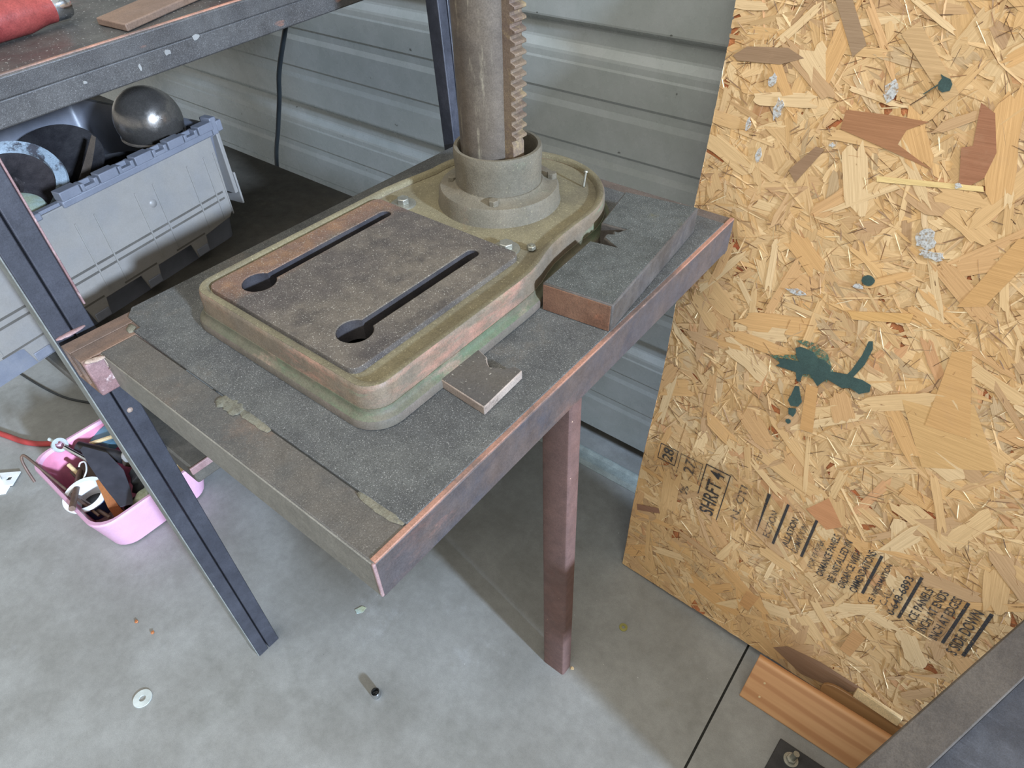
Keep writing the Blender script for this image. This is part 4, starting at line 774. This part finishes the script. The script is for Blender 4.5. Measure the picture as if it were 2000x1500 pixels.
sh = MB(); top_ = [(-1.462, .170, .140), (-1.405, .196, .132), (-1.345, .196, .112), (-1.290, .178, .098), (-1.232, .158, .112)]; bot_ = [(-1.455, .160, .142), (-1.395, .150, .140), (-1.330, .142, .134), (-1.285, .138, .128), (-1.228, .134, .130)]
vs = [Vector(p) for p in top_ + bot_]; fs = [(i, i + 1, i + 6, i + 5) for i in range(4)]
sh.add([v for v in vs] + [v - Vector((.0006, -.0004, .0022)) for v in vs], [f_ for f_ in fs] + [tuple(reversed([k + 10 for k in f_])) for f_ in fs] + [(0, 10, 11, 1), (1, 11, 12, 2), (2, 12, 13, 3), (3, 13, 14, 4), (5, 6, 16, 15), (6, 7, 17, 16), (7, 8, 18, 17), (8, 9, 19, 18), (0, 5, 15, 10), (4, 14, 19, 9)])
t_ = loose('sheet_offcut', [('sheet', sh, mt['sheet'])], 'bent grey sheet metal offcut standing in the middle of the basin', 'sheet metal')
loose('orange_wedge', [('wedge', MB().hull8([(-1.345, .125, .02), (-1.262, .117, .02), (-1.258, .140, .02), (-1.34, .14, .02)], [(-1.352, .138, .123), (-1.268, .118, .110), (-1.258, .136, .108), (-1.35, .147, .123)]), mt['orangewood'])], 'orange-brown wooden wedge beside the white-rimmed cup', 'wedge')
loose('pale_stick_end', [('stick', MB().cyl((-1.475, .125, .105), (-1.41, .128, .085), .005, 10), mt['palewood'])], 'short pale stick poking up in the basin behind the brown bar', 'stick')
loose('grey_box', [('box', MB().hull8([(-1.475, .12, .02), (-1.41, .12, .02), (-1.41, .2, .02), (-1.475, .2, .02)], [(-1.48, .118, .082), (-1.41, .118, .078), (-1.41, .2, .078), (-1.48, .2, .085)]), mt['blade'])], 'brown box low in the basin under the eye bolt', 'box')
loose('blue_plate', [('plate', MB().hull8([(-1.528, .19, .075), (-1.474, .215, .07), (-1.466, .24, .082), (-1.515, .24, .096)], [(-1.532, .192, .098), (-1.478, .217, .092), (-1.468, .246, .105), (-1.520, .244, .116)]), mt['tealglass'])], 'blue-grey plastic plate against the back end of the basin', 'plate')
loose('tan_lath', [('lath', MB().cyl((-1.50, .19, .106), (-1.445, .262, .122), .005, 8), mt['palewood'])], 'thin tan lath across the back corner of the basin', 'lath')
loose('white_nozzle', [('cone', MB().lathe([(.010, 0), (.020, .02), (.022, .055), (.015, .065), (.001, .066)], (-1.415, .222, .085), (.75, .45, .35), 20), mt['white'])], 'white plastic nozzle half hidden behind the bench post in the basin', 'nozzle')
loose('black_rag', [('folds', MB().blob((-1.32, .235, .07), (.05, .05, .04), 18, 10, .14), mt['cable'])], 'crumpled black rag at the far side of the basin', 'rag')
loose('tan_rag', [('folds', MB().blob((-1.255, .205, .075), (.028, .05, .03), 16, 9, .12), mt['palecap'])], 'dirty tan rag at the right end of the basin', 'rag')
loose('white_wire', [('wire', MB().tube(smooth_path([(-1.385, .122, .118), (-1.40, .14, .124), (-1.425, .150, .126), (-1.435, .143, .124), (-1.43, .135, .12)]), .0018, 8), mt['white']), ('plug', MB().cyl((-1.388, .118, .115), (-1.372, .122, .117), .005, 8), mt['white'])], 'short white wire loop with a plug in the basin', 'wire')
loose('wooden_block', [('block', MB().hull8([(-1.27, .25, .05), (-1.23, .25, .05), (-1.23, .32, .05), (-1.27, .32, .05)], [(-1.275, .26, .118), (-1.225, .255, .112), (-1.225, .318, .118), (-1.275, .318, .122)]), mt['palewood'])], 'pale splintered wood block at the far right corner of the basin', 'block')
loose('rusty_link', [('link', MB().cyl((-1.365, .095, .085), (-1.262, .110, .088), .0042, 10), mt['rustbar'])], 'thin brown rod lying through the white-rimmed cup', 'rod')
for x, y, z, s_, w_ in ((-1.455, .255, .035, .032, 'back end'), (-1.385, .255, .036, .03, 'middle'), (-1.30, .17, .032, .028, 'front end')):
    loose('scrap_lump', [('lump', MB().blob((x, y, z), (s_, s_ * .8, s_ * .75), 12, 7, .2), mt['dark'])], 'dark lump of scrap at the bottom of the basin, at its ' + w_, 'scrap', 'dark scrap lumps in the basin')
# white clip at the left edge
wc = thing('white_clip', (-1.68, .01, 0), 'white plastic clip with a square hole lying on the floor at the left edge', 'clip')
g = MB(); ca, sa = math.cos(.75), math.sin(.75)
def WC(x, y, z): return (-1.685 + x * ca - y * sa, .012 + x * sa + y * ca, z)
hole = MB()
for x0, x1, y0, y1 in ((-.03, .03, -.022, -.005), (-.03, .03, .007, .022), (-.03, .006, -.005, .007), (.018, .03, -.005, .007)):
    hole.hull8([WC(x0, y0, .004), WC(x1, y0, .004), WC(x1, y1, .004), WC(x0, y1, .004)], [WC(x0, y0, .0075), WC(x1, y0, .0075), WC(x1, y1, .0075), WC(x0, y1, .0075)])
obj('plate', hole, mt['white'], wc)
obj('wing', MB().hull8([WC(-.03, -.052, .0003), WC(.022, -.045, .0003), WC(.022, -.021, .0003), WC(-.03, -.021, .0003)], [WC(-.03, -.052, .003), WC(.022, -.045, .003), WC(.022, -.021, .0075), WC(-.03, -.021, .0075)]), mt['white'], wc, bevel=.0008)
obj('stem', MB().lathe([(.011, 0), (.011, .016), (.006, .017), (.006, .004), (.001, .004)], WC(-.014, -.006, .0003), n=18), mt['white'], wc, smooth=40)
wa = tag(obj('washer', MB().lathe([(.0058, .0002), (.0172, .0002), (.0176, .001), (.0172, .0021), (.0062, .0021)], (-.890, -.058, 0), n=40, closed=True), mt['washer'], smooth=40), 'wide pale zinc washer lying alone on the floor at the lower left', 'washer')
tag(obj('brass_washer', MB().lathe([(.0034, .0002), (.0085, .0002), (.0085, .002), (.0034, .002)], (-.227, .6265, 0), n=28, closed=True), mt['brass'], smooth=40), 'small yellowish washer on the floor by the corner of the strand board', 'washer')
sk = thing('socket_nut', (-.5345, .2220, 0), 'bright round nut with a dark hole standing on the floor under the table edge', 'nut')
obj('shell', MB().lathe([(.0080, 0), (.0088, .001), (.0088, .014), (.0078, .0155), (.0052, .0155), (.0046, .014), (.0046, .001)], (-.5345, .222, .0003), n=24, closed=True), mt['chrome'], sk, smooth=40)
obj('bore', MB().lathe([(.0042, .001), (.001, .0012)], (-.5345, .222, .0003), n=12), mt['cable'], sk)
for i, (x, y, m, lab) in enumerate(((-1.049, .017, 'orangewood', 'orange rust crumb on the floor left of the post foot, the farther of two'), (-.999, .025, 'orangewood', 'orange rust crumb on the floor left of the post foot, the nearer of two'), (-.264, .492, 'palewood', 'tiny pale chip on the floor at the foot of the red-brown leg'))):
    tag(obj('crumb', MB().blob((x, y, .002), (.0042, .0036, .002), 7, 5, .3), mt[m]), lab, 'crumb', None)
tag(obj('leaf_chip', MB().prism([(-.700, .316), (-.690, .312), (-.683, .322), (-.684, .334), (-.694, .331)], .0003, .0012), mt['palecap']), 'pale dry flake lying on the floor under the table corner', 'flake')
